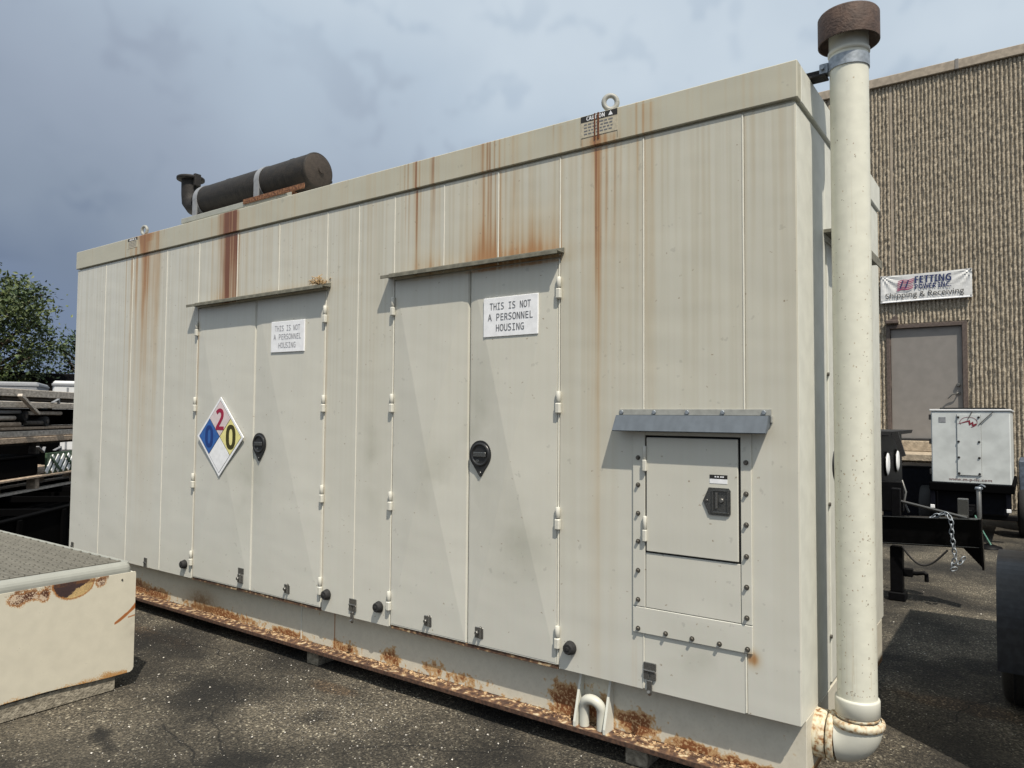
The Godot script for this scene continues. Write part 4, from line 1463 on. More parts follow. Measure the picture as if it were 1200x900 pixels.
func signs() -> void:
	# two engraved white plates
	var defs := [[Vector3(-3.253, 2.115, 0.016), "weathered white plate with faded lettering THIS IS NOT A PERSONNEL HOUSING on the left doors", M.ink_faint, -0.012], [Vector3(-1.427, 2.116, 0.016), "white plate with grey lettering THIS IS NOT A PERSONNEL HOUSING on the right doors", M.ink_grey, 0.0]]
	for d in defs:
		var c: Vector3 = d[0]
		var s := thing("warning_sign", c, d[1], "sign", "white warning plates on the doors", true)
		s.rotation.z = d[3]
		var st := mb()
		box(st, Vector3(-0.174, -0.104, -0.009), Vector3(0.174, 0.104, 0.001), 0.002)
		build(st, "plate", M.sign, s)
		lettering("THIS IS NOT", Vector3(0, 0.057, 0.0018), 0.262, 0.036, d[2], s, "Droid Sans Mono")
		lettering("A PERSONNEL", Vector3(0, 0.0, 0.0018), 0.286, 0.036, d[2], s, "Droid Sans Mono")
		lettering("HOUSING", Vector3(0, -0.057, 0.0018), 0.178, 0.036, d[2], s, "Droid Sans Mono")
	# hazard diamond
	var c := Vector3(-3.985, 1.432, 0.0245)
	var h := thing("hazard_diamond", c, "four coloured hazard diamond decal numbered 2 0 0 on the left door", "sign", "", true)
	var R := 0.285
	var st := mb()
	prism(st, PackedVector2Array([Vector2(0, R), Vector2(R, 0), Vector2(0, -R), Vector2(-R, 0)]), -0.004, 0.002)
	build(st, "white_border", M.sign, h)
	var r := R - 0.024
	st = mb()
	prism(st, PackedVector2Array([Vector2(0, r), Vector2(r, 0), Vector2(0, -r), Vector2(-r, 0)]), 0.002, 0.0026)
	build(st, "black_lines", M.ink_black, h)
	var k := r / 2
	var q := k - 0.0035
	var cols := [[Vector2(0, k), mottled(Color8(206, 190, 194), Color8(214, 200, 202), 0.4, 0.5, 0.02, 101), "red_quarter"], [Vector2(-k, 0), mottled(Color8(42, 88, 158), Color8(50, 98, 168), 0.4, 0.5, 0.02, 102), "blue_quarter"], [Vector2(k, 0), mottled(Color8(218, 208, 128), Color8(228, 220, 150), 0.4, 0.5, 0.02, 103), "yellow_quarter"], [Vector2(0, -k), M.sign, "white_quarter"]]
	for z in cols:
		var o: Vector2 = z[0]
		st = mb()
		prism(st, PackedVector2Array([o + Vector2(0, q), o + Vector2(q, 0), o + Vector2(0, -q), o + Vector2(-q, 0)]), 0.0026, 0.0032)
		build(st, z[2], z[1], h)
	lettering("2", Vector3(0, 0.125, 0.004), 0.098, 0.155, plain(Color8(150, 28, 62), 0.5), h, "Droid Sans", 700, "number_two")
	lettering("0", Vector3(-0.13, 0.0, 0.004), 0.10, 0.16, plain(Color8(22, 54, 118), 0.5), h, "Droid Sans", 700, "number_zero")
	lettering("0", Vector3(0.137, 0.0, 0.004), 0.115, 0.175, plain(Color8(58, 54, 14), 0.5), h, "Droid Sans", 700, "number_zero")
	# caution placards on the fascia under the lifting eyes
	var faded := mottled(Color8(168, 160, 138), Color8(186, 178, 158), 0.2, 0.6, 0.03, 104)
	var streak := mottled(Color8(70, 36, 18), Color8(120, 70, 36), 0.1, 0.8, 0.03, 105)
	for v in [[Vector3(-0.908, 3.0, 0.012), "faded rust streaked caution placard below the right lifting eye", 1.0], [Vector3(-5.335, 3.012, 0.012), "small faded caution placard below the left lifting eye", 0.78]]:
		var p := thing("caution_placard", v[0], v[1], "placard", "caution placards on the roof edge", true)
		var f: float = v[2]
		st = mb()
		box(st, Vector3(-0.1, -0.04, 0.0) * f, Vector3(0.1, 0.066 , 0.0015) * f, 0.0005)
		build(st, "plate", faded, p)
		st = mb()
		box(st, Vector3(-0.1, 0.036, 0.0015) * f, Vector3(0.1, 0.066, 0.0022) * f)
		var hdm := build(st, "header", M.ink_black, p)
		lettering("CAUTION", Vector3(-0.018, 0.051, 0.0026) * f, 0.1 * f, 0.02 * f, M.sign, p, "Droid Sans", 700, "lettering", Basis.IDENTITY, 0.0008)
		st = mb()
		prism(st, PackedVector2Array([Vector2(0.052, 0.041) * f, Vector2(0.076, 0.041) * f, Vector2(0.064, 0.062) * f]), 0.0023 * f, 0.003 * f)
		build(st, "warning_triangle", M.sign, p)
		var rr := RandomNumberGenerator.new()
		rr.seed = 3
		for line in 4:
			var x := -0.082
			while x < 0.07:
				var w := rr.randf_range(0.008, 0.024)
				st = mb()
				box(st, Vector3(x, 0.019 - line * 0.0155, 0.0015) * f, Vector3(minf(x + w, 0.08), 0.026 - line * 0.0155, 0.002) * f)
				build(st, "worn_word", M.ink_grey, p)
				x += w + 0.006
		st = mb()
		for q2 in [[-0.1, -0.042, 0.1, -0.040], [-0.1, -0.042, -0.098, -0.075], [0.098, -0.042, 0.1, -0.075]]:
			box(st, Vector3(q2[0], q2[1], 0.0004) * f, Vector3(q2[2], q2[3], 0.0012) * f)
		build(st, "old_outline", M.rail, p)
		if f == 1.0:
			for x in [-0.026, -0.008]:
				st = mb()
				box(st, Vector3(x, -0.06, 0.0022), Vector3(x + (0.007 if x < -0.02 else 0.010), 0.069, 0.0034))
				build(st, "rust_run", streak, p)
	banner()

func banner() -> void:
	var Z := -12.34
	var c := Vector3(-0.77, 4.07, Z)
	var b := thing("banner", c, "white vinyl banner reading FETTING POWER INC. Shipping & Receiving above the door", "banner", "", true)
	var W := 0.745
	var H := 0.262
	var n := FastNoiseLite.new()
	n.seed = 6
	n.frequency = 1.6
	var st := mb()
	var NX := 48
	var NY := 18
	var f := func(u: float, v: float) -> Vector3:
		var x := (u - 0.5) * 2.0
		var y := (v - 0.5) * 2.0
		var e := 1.0 - pow(absf(x), 3.0)
		var sag := 0.012 * e * (1.0 if y > 0 else -0.5)
		# folds that fan out of the upper corners
		var fold := 0.0
		for s in [-1.0, 1.0]:
			var d := Vector2(x - s, (y - 1.0) * 0.36)
			var an := atan2(-d.y, -d.x * s)
			fold += 0.010 * sin(an * 14.0) * exp(-d.length() * 2.2) * clampf(d.length() * 6.0, 0, 1)
		return Vector3(x * W, y * H - sag, n.get_noise_2d(x * 1.2, y * 0.6) * 0.006 + fold)
	for i in NX:
		for j in NY:
			var A: Vector3 = f.call(float(i) / NX, float(j) / NY)
			var B: Vector3 = f.call(float(i + 1) / NX, float(j) / NY)
			var C: Vector3 = f.call(float(i + 1) / NX, float(j + 1) / NY)
			var D: Vector3 = f.call(float(i) / NX, float(j + 1) / NY)
			quad(st, A, B, C, D, (B - A).cross(D - A).normalized())
			var o := Vector3(0, 0, -0.003)
			quad(st, A + o, B + o, C + o, D + o, -(B - A).cross(D - A).normalized())
	build(st, "cloth", mottled(Color8(206, 207, 206), Color8(216, 217, 217), 0.8, 0.5, 0.02, 110), b)
	st = mb()
	tube(st, [Vector3(-W, -H + 0.006, 0.006), Vector3(0, -H + 0.012, 0.008), Vector3(W, -H + 0.006, 0.006)], 0.014, 8)
	build(st, "hem", M.sign, b)
	st = mb()
	for s in [-1, 1]:
		for t in [-1, 1]:
			rod(st, Vector3(s * (W - 0.02), t * (H - 0.025), -0.05), Vector3(s * (W - 0.02), t * (H - 0.025), 0.02), 0.012, 0.012, 10)
	build(st, "grommet", M.steel, b)
	var navy := plain(Color8(28, 42, 92), 0.5)
	lettering("FETTING", Vector3(0.13, 0.135, 0.014), 0.59, 0.135, navy, b, "Droid Sans", 700)
	lettering("POWER INC.", Vector3(0.13, 0.005, 0.014), 0.585, 0.095, navy, b, "Droid Sans", 700)
	lettering("Shipping & Receiving", Vector3(-0.02, -0.148, 0.014), 1.28, 0.135, M.ink_black, b, "Droid Sans")
	# waving stripes
	var red := plain(Color8(158, 66, 106), 0.5)
	for k in 6:
		st = mb()
		var y0 := 0.145 - k * 0.034
		for i in 14:
			var u0 := i / 14.0
			var u1 := (i + 1) / 14.0
			var sh := 0.06 * (1.0 - k / 5.0) * 0.3
			var w := func(u: float) -> float: return 0.05 * (u - 0.5) + 0.014 * sin(u * TAU)
			var t := 0.011 * (0.7 + 0.3 * sin(k * 1.7))
			var a := Vector3(-0.465 + u0 * 0.27 + sh, y0 + w.call(u0), 0.016)
			var bb := Vector3(-0.465 + u1 * 0.27 + sh, y0 + w.call(u1), 0.016)
			quad(st, a - Vector3(0, t, 0), bb - Vector3(0, t, 0), bb + Vector3(0, t, 0), a + Vector3(0, t, 0), Vector3(0, 0, 1))
		build(st, "emblem_stripe", red, b)
	for k in 2:
		st = mb()
		for i in 8:
			var u0 := i / 8.0
			var u1 := (i + 1) / 8.0
			var X := -0.41 + k * 0.09
			var a := Vector3(X + u0 * 0.05, -0.01 + u0 * 0.15, 0.017)
			var bb := Vector3(X + u1 * 0.05, -0.01 + u1 * 0.15, 0.017)
			quad(st, a - Vector3(0.012, 0, 0), bb - Vector3(0.012, 0, 0), bb + Vector3(0.012, 0, 0), a + Vector3(0.012, 0, 0), Vector3(0, 0, 1))
		build(st, "emblem_stroke", navy, b)

# ------------------------------------------------------------------ cream box in the left foreground
func steel_box() -> void:
	var xr := -3.55
	var xl := -5.85
	var zf := 0.825
	var zn := 3.4
	var b := thing("ribbed_top_steel_box", Vector3(-4.7, 0.09, 2.1), "low cream steel box with a ribbed deck and flaking rusty edge", "steel box")
	uvmode = "boxface"
	# near face: a plate with a gently bent lower edge and a rounded lower far corner
	var st := mb()
	var poly := PackedVector2Array()
	# local x = -z (xplane), so run along z
	for i in 25:
		var z := lerpf(zf + 0.02, zn, i / 24.0)
		var y := 0.086 + 0.016 * clampf((z - 1.0) / 0.25, 0.0, 1.0) * clampf((1.75 - z) / 0.3, 0.3, 1.0)
		poly.append(Vector2(-z, y))
	poly.append(Vector2(-zn, 0.664))
	poly.append(Vector2(-zf - 0.004, 0.664))
	poly.append(Vector2(-zf, 0.655))
	poly.append(Vector2(-zf, 0.11))
	poly.append(Vector2(-zf - 0.006, 0.095))
	prism(st, poly, xr - 0.008, xr, Transform3D(Basis(Vector3(0, 0, -1), Vector3(0, 1, 0), Vector3(1, 0, 0)), Vector3.ZERO))
	build(st, "near_plate", M.boxface, b)
	uvmode = ""
	st = mb()
	box(st, Vector3(xl, 0.09, zf), Vector3(xr - 0.0085, 0.660, zf + 0.008), 0.002)
	build(st, "end_plate", M.cream, b)
	st = mb()
	box(st, Vector3(xl, 0.09, zf + 0.009), Vector3(xl + 0.008, 0.660, zn), 0.002)
	build(st, "far_plate", M.cream, b)
	st = mb()
	box(st, Vector3(xl + 0.009, 0.10, zn - 0.008), Vector3(xr - 0.0085, 0.660, zn), 0.002)
	build(st, "end_plate", M.cream, b)
	# lid: rounded rim standing 6 cm above, ribbed deck inside
	st = mb()
	var rx := xr - 0.025
	var arc := []
	for i in 6:
		var a := PI / 2 * i / 5.0
		arc.append(Vector2(rx - 0.045 + 0.045 * cos(a), 0.675 + 0.045 * sin(a)))
	arc.push_front(Vector2(rx, 0.652))
	for i in arc.size() - 1:
		var a: Vector2 = arc[i]
		var c: Vector2 = arc[i + 1]
		var n := Vector2(c.y - a.y, a.x - c.x).normalized()
		quad(st, Vector3(a.x, a.y, zf + 0.04), Vector3(a.x, a.y, zn), Vector3(c.x, c.y, zn), Vector3(c.x, c.y, zf + 0.04), Vector3(n.x, n.y, 0))
	# rounded far corner of the rim
	var R := 0.05
	for i in arc.size() - 1:
		for s in 8:
			var g0 := PI / 2 * s / 8.0
			var g1 := PI / 2 * (s + 1) / 8.0
			var cc := Vector3(rx - R, 0, zf + 0.04)
			var P := []
			for w in [[arc[i], g0], [arc[i], g1], [arc[i + 1], g1], [arc[i + 1], g0]]:
				var rr: float = maxf(w[0].x - (rx - R), 0.002)
				P.append(cc + Vector3(rr * cos(w[1]), w[0].y, -rr * 0.7 * sin(w[1])))
			quad(st, P[0], P[1], P[2], P[3], ((P[2] - P[0]).cross(P[1] - P[0]).normalized() if (P[2] - P[0]).cross(P[1] - P[0]).dot(Vector3(cos(g0), 0.5, -sin(g0))) > 0 else (P[1] - P[0]).cross(P[2] - P[0]).normalized()))
	box(st, Vector3(xl + 0.02, 0.652, zf + 0.006), Vector3(rx - R, 0.716, zf + 0.03), 0.004)
	build(st, "lid", M.lid, b)
	st = mb()
	box(st, Vector3(xl + 0.02, 0.652, zf + 0.031), Vector3(rx - 0.046, 0.692, zn))
	build(st, "deck_plate", M.rubber_dark, b)
	# bars of the deck grating, toothed along their length
	st = mb()
	var zz := zf + 0.05
	while zz < zn - 0.06:
		box(st, Vector3(rx - 0.074, 0.694, zz), Vector3(rx - 0.056, 0.7265, zz + 0.068), 0.003)
		zz += 0.072
	var rib0 := build(st, "deck_bar", M.deck, b)
	for i in range(1, 52):
		again(rib0, Vector3(-0.041 * i, 0, 0.012 * (i % 3)), b, "deck_bar")
	st = mb()
	rod(st, Vector3(xr, 0.628, 0.905), Vector3(xr + 0.004, 0.628, 0.905), 0.006, 0.005, 10)
	build(st, "rivet", M.bolt, b)
	# timbers it stands on
	st = mb()
	box(st, Vector3(-3.72, 0.0, 0.92), Vector3(-3.565, 0.088, 3.3), 0.004)
	tag(build(st, "timber_bearer", M.timber), "grey weathered plank lying under the near edge of the cream steel box", "timber")
	st = mb()
	box(st, Vector3(-5.8, 0.0, 0.95), Vector3(-5.6, 0.088, 3.3), 0.004)
	build(st, "far_bearer", M.timber, b)
	# timber blocks under the enclosure skid
	for v in [[-0.735, "pale wooden block under the skid near the tie-down loop"], [-3.0, "wooden block under the middle of the skid"], [-5.6, "wooden block under the far left end of the skid"]]:
		st = mb()
		box(st, Vector3(v[0] - 0.055, 0.0, -1.9), Vector3(v[0] + 0.055, 0.091, -0.035), 0.004)
		tag(build(st, "skid_block", M.timber), v[1], "timber block", "wooden blocks under the enclosure skid")

# ------------------------------------------------------------------ yard on the left
func left_yard() -> void:
	var P0 := Vector3(-9.66, 0, -0.6)
	var yaw := deg_to_rad(132)
	var st: SurfaceTool
	var tf := Transform3D(Basis(Vector3.UP, yaw), P0)
	# black bin shape added as the deep shade under the pallet and planks
	var k := thing("shade_bin", tf * Vector3(0.5, 0, 0), "black bin shape added for the deep shade under the pallet and planks at the left", "bin", "", true, yaw)
	st = mb()
	box(st, Vector3(-2.6, 0.02, 1.11), Vector3(3.4, 0.5, 1.15), 0.006)
	box(st, Vector3(-2.6, 0.02, -1.3), Vector3(3.4, 0.5, -1.26), 0.006)
	box(st, Vector3(-2.6, 0.02, -1.259), Vector3(-2.56, 0.5, 1.109), 0.006)
	box(st, Vector3(3.36, 0.02, -1.259), Vector3(3.4, 0.5, 1.109), 0.006)
	box(st, Vector3(-2.559, 0.02, -1.259), Vector3(3.359, 0.06, 1.109))
	for x in [-1.5, -0.2, 1.1, 2.3]: box(st, Vector3(x, 0.44, -1.258), Vector3(x + 0.06, 0.515, 1.108), 0.004)
	build(st, "body", M.black_and_shade, k)
	st = mb()
	box(st, Vector3(-2.62, 0.5005, 1.09), Vector3(3.42, 0.525, 1.17), 0.006)
	build(st, "rim", M.black_and_shade, k)
	for i in 7:
		st = mb()
		box(st, Vector3(-2.3 + i * 0.9, 0.02, 1.151), Vector3(-2.22 + i * 0.9, 0.5, 1.185), 0.006)
		build(st, "stiffener", M.black_and_shade, k)
	# pallet on the bin
	var p := thing("wooden_pallet", tf * Vector3(0.6, 0.5265, 0), "brown wooden pallet lying on the black shade bin", "pallet", "", true, yaw)
	for i in 7:
		st = mb()
		box(st, Vector3(-1.6, 0.180, -1.2 + i * 0.18), Vector3(2.6, 0.205, -1.07 + i * 0.18), 0.003)
		build(st, "deck_board", M.wood_b, p)
	for i in 3:
		st = mb()
		box(st, Vector3(-1.6, 0.0, -1.2 + i * 0.52), Vector3(2.6, 0.024, -1.08 + i * 0.52), 0.003)
		build(st, "base_board", M.wood_a, p)
	for x in [-1.6, -0.6, 0.32, 1.5, 2.4]:
		for i in 3:
			st = mb()
			box(st, Vector3(x, 0.025, -1.2 + i * 0.52), Vector3(x + 0.1, 0.179, -1.08 + i * 0.52), 0.004)
			build(st, "block", M.wood_b, p)
	# crate and lattice panel on the pallet
	var c := thing("black_crate", tf * Vector3(0, 0.735, 0), "black plastic crate on the pallet beside the white striped lattice", "crate", "", true, yaw)
	st = mb()
	box(st, Vector3(-1.2, 0.0, -0.9), Vector3(1.06, 0.25, -0.08), 0.02)
	build(st, "body", M.black_and_shade, c)
	st = mb()
	box(st, Vector3(-1.22, 0.25, -0.92), Vector3(1.08, 0.28, -0.06), 0.008)
	build(st, "rim", M.black_and_shade, c)
	var la := thing("lattice_panel", tf * Vector3(1.6, 0.735, 0.24), "green panel with slanted white slats on the pallet right of the crate", "lattice", "", true, yaw)
	st = mb()
	box(st, Vector3(-0.42, 0.0, -0.30), Vector3(0.9, 0.29, -0.27), 0.004)
	build(st, "backing", M.green, la)
	for i in 7:
		st = mb()
		box(st, Vector3(-0.032, -0.15, -0.008), Vector3(0.032, 0.15, 0.008), 0.004, Transform3D(Basis(Vector3(0, 0, 1), -0.72), Vector3(-0.36 + i * 0.15, 0.135, -0.26)))
		build(st, "slat", M.lamp_glass, la)
	for i in 2:
		st = mb()
		box(st, Vector3(-0.02, -0.17, -0.006), Vector3(0.02, 0.17, 0.006), 0.003, Transform3D(Basis(Vector3(0, 0, 1), 0.95), Vector3(-0.25 + i * 0.42, 0.145, -0.24)))
		build(st, "cross_brace", M.green, la)
	# rack posts
	var rk := thing("storage_rack", tf * Vector3(0.5, 0, -0.7), "dark steel rack that carries the weathered planks", "rack", "", true, yaw)
	for x in [-2.2, -0.52, 0.72, 2.2]:
		st = mb()
		box(st, Vector3(x, 1.01 if absf(x) < 1.5 else 0.0, 0.40), Vector3(x + 0.1, 1.185, 0.5), 0.006)
		build(st, "post", M.wood_dark, rk)
	st = mb()
	box(st, Vector3(-2.6, 1.14, 0.36), Vector3(2.6, 1.18, 0.395), 0.005)
	build(st, "rail", M.wood_dark, rk)
	st = mb()
	box(st, Vector3(-2.6, 0.54, -0.62), Vector3(3.6, 1.18, -0.55), 0.006)
	build(st, "gap_dark_panel", M.black_and_shade, rk)  # black sheet added to keep the gap behind the crate dark
	for x in [-2.2, 2.2]:
		st = mb()
		box(st, Vector3(x, 1.186, -0.3), Vector3(x + 0.06, 1.95, -0.22), 0.006)
		build(st, "post", M.wood_dark, rk)
	# planks, layer by layer: [y0, y1, z front, material, label]
	var lays := [[1.188, 1.262, -0.05, M.wood_b, "lowest brown plank of the stack on the rack"], [1.268, 1.345, -0.07, M.wood_a, "second plank from the bottom, greyer than the one below it"], [1.362, 1.398, -0.10, M.wood_b, "thin brown board across the stack just above the two lower planks"], [1.655, 1.735, -0.02, M.wood_a, "broad grey plank above the dark gap of the stack"], [1.755, 1.79, -0.08, M.wood_dark, "thin dark board below the topmost plank"], [1.80, 1.90, -0.03, M.wood_a, "topmost broad weathered plank of the stack"]]
	for l in lays:
		st = mb()
		box(st, Vector3(-2.7, l[0], l[2] - 0.55), Vector3(4.2, l[1], l[2]), 0.006, tf)
		tag(build(st, "plank", l[3]), l[4], "plank", "weathered planks stacked at the left")
	# what shows in the gap between layers: short pipes, blocks, rollers
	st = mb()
	box(st, Vector3(-2.4, 1.40, -0.75), Vector3(4.2, 1.652, -0.62), 0.0, tf)  # black sheet added to paint in the dark of the gap
	tag(build(st, "gap_dark_board", M.black_and_shade), "black board added to darken the gap behind the pipes in the middle of the plank stack", "board")
	var pi := [[-0.35, 0.62, 1.60, 0.026, "thin pale pipe near the top of the gap in the plank stack", M.strap], [-0.3, 0.5, 1.52, 0.03, "grey pipe in the middle of the gap in the plank stack", M.wood_a], [0.1, 0.62, 1.435, 0.032, "tan pipe low in the gap in the plank stack", M.wood_b], [0.8, 1.7, 1.585, 0.028, "grey pipe at the right of the gap in the plank stack", M.wood_a], [0.75, 1.3, 1.45, 0.03, "dark pipe low at the right of the gap in the plank stack", M.wood_dark]]
	for q in pi:
		st = mb()
		rod(st, tf * Vector3(q[0], q[2], -0.12), tf * Vector3(q[1], q[2], -0.12), q[3], q[3], 14, 0.003)
		tag(build(st, "pipe", q[5]), q[4], "pipe", "short pipes in the plank stack")
	var ro := [[-0.05, 1.44, "left dark roller in the gap of the plank stack"], [0.7, 1.55, "upper dark roller in the gap of the plank stack"], [1.25, 1.47, "right dark roller in the gap of the plank stack"]]
	for q in ro:
		var rr := thing("roller", tf * Vector3(q[0], q[1] - 0.06, -0.13), q[2], "roller", "dark rollers in the plank stack", true, yaw)
		st = mb()
		rod(st, Vector3(0, 0.06, -0.25), Vector3(0, 0.06, 0.05), 0.07, 0.07, 18, 0.006)
		build(st, "drum", M.black_rubber, rr)
		st = mb()
		rod(st, Vector3(0, 0.06, 0.05), Vector3(0, 0.06, 0.06), 0.03, 0.03, 12, 0.002)
		build(st, "hub", M.wood_dark, rr)
	# short boards that stick out
	st = mb()
	box(st, Vector3(-0.25, -0.02, -0.03), Vector3(0.25, 0.02, 0.03), 0.004, tf * Transform3D(Basis(Vector3(0, 0, 1), -0.5), Vector3(0.55, 1.70, 0.03)))
	tag(build(st, "offcut_board", M.wood_a), "short pale offcut lying askew against the upper planks", "board")
	# a pale tangle of scrap brackets at the end of the stack
	for q in [[1.25, 1.76, 0.3, "white bent bracket on the upper planks by the enclosure"], [0.9, 1.09, -0.5, "pale metal bracket hanging under the lower planks"], [1.35, 1.08, 0.2, "pale short angle iron under the lower planks by the enclosure"]]:
		st = mb()
		box(st, Vector3(-0.09, -0.008, -0.02), Vector3(0.09, 0.008, 0.02), 0.003, tf * Transform3D(Basis(Vector3(0, 0, 1), q[2]), Vector3(q[0], q[1], 0.02)))
		box(st, Vector3(-0.008, -0.04, -0.02), Vector3(0.008, 0.035, 0.02), 0.003, tf * Transform3D(Basis(Vector3(0, 0, 1), q[2]), Vector3(q[0] + 0.08, q[1], 0.021)))
		tag(build(st, "scrap_bracket", M.strap), q[3], "bracket", "scrap brackets on the plank stack")
	# box trailers parked beyond
	var tl := [[Vector3(-18.2, 0, -5.5), 2.33, "white box trailer roof showing above the planks beside the enclosure", 2.2, M.white_paint], [Vector3(-22.4, 0, -4.6), 2.40, "grey box trailer showing above the planks left of the white one", 2.0, M.strap]]
	for t in tl:
		var o := thing("box_trailer", t[0], t[2], "trailer", "box trailers parked beyond the plank stack", true, deg_to_rad(62))
		st = mb()
		var lx: float = -0.7 if t[1] < 2.35 else -2.4
		var hx: float = 3.4 if t[1] < 2.35 else 1.4
		box(st, Vector3(lx, 0.7, -1.1), Vector3(hx, t[1], 1.1), 0.04)
		build(st, "box_body", t[4], o)
		st = mb()
		box(st, Vector3(lx - 0.02, t[1] - 0.12, -1.12), Vector3(hx + 0.02, t[1] - 0.06, 1.12), 0.01)
		build(st, "roof_rail", M.strap, o)
		for x in [-0.4, 0.1, 0.6, 1.1]:
			st = mb()
			box(st, Vector3(x - 0.02, 0.75, 1.1), Vector3(x + 0.02, t[1] - 0.15, 1.115), 0.003)
			build(st, "side_post", M.strap, o)
		for x in [-1.0, 1.0]:
			for zz in [-0.95, 0.95]:
				st = mb()
				rod(st, Vector3(x, 0.4, zz - 0.12), Vector3(x, 0.4, zz + 0.12), 0.4, 0.4, 24, 0.04)
				build(st, "wheel", M.black_rubber, o)
	# long low dark-roofed shed behind the trailers
	var sh := thing("dark_roofed_shed", Vector3(-31, 0, -9.5), "long low shed with a black roof behind the box trailers", "shed", "", true, deg_to_rad(62))
	st = mb()
	box(st, Vector3(-6, 0, -2), Vector3(4.0, 2.7, 2), 0.02)
	build(st, "wall", M.wood_dark, sh)
	st = mb()
	box(st, Vector3(-6.3, 2.7, -2.3), Vector3(4.2, 3.05, 2.3), 0.03)
	build(st, "roof", M.black_paint, sh)

# ------------------------------------------------------------------ yard on the right
func chain_link(st: SurfaceTool, tf: Transform3D) -> void:
	var pts := []
	for i in 17:
		var a := TAU * i / 16.0
		pts.append(tf * Vector3(cos(a) * 0.017, sin(a) * 0.026, 0))
	tube(st, pts, 0.0058, 6)

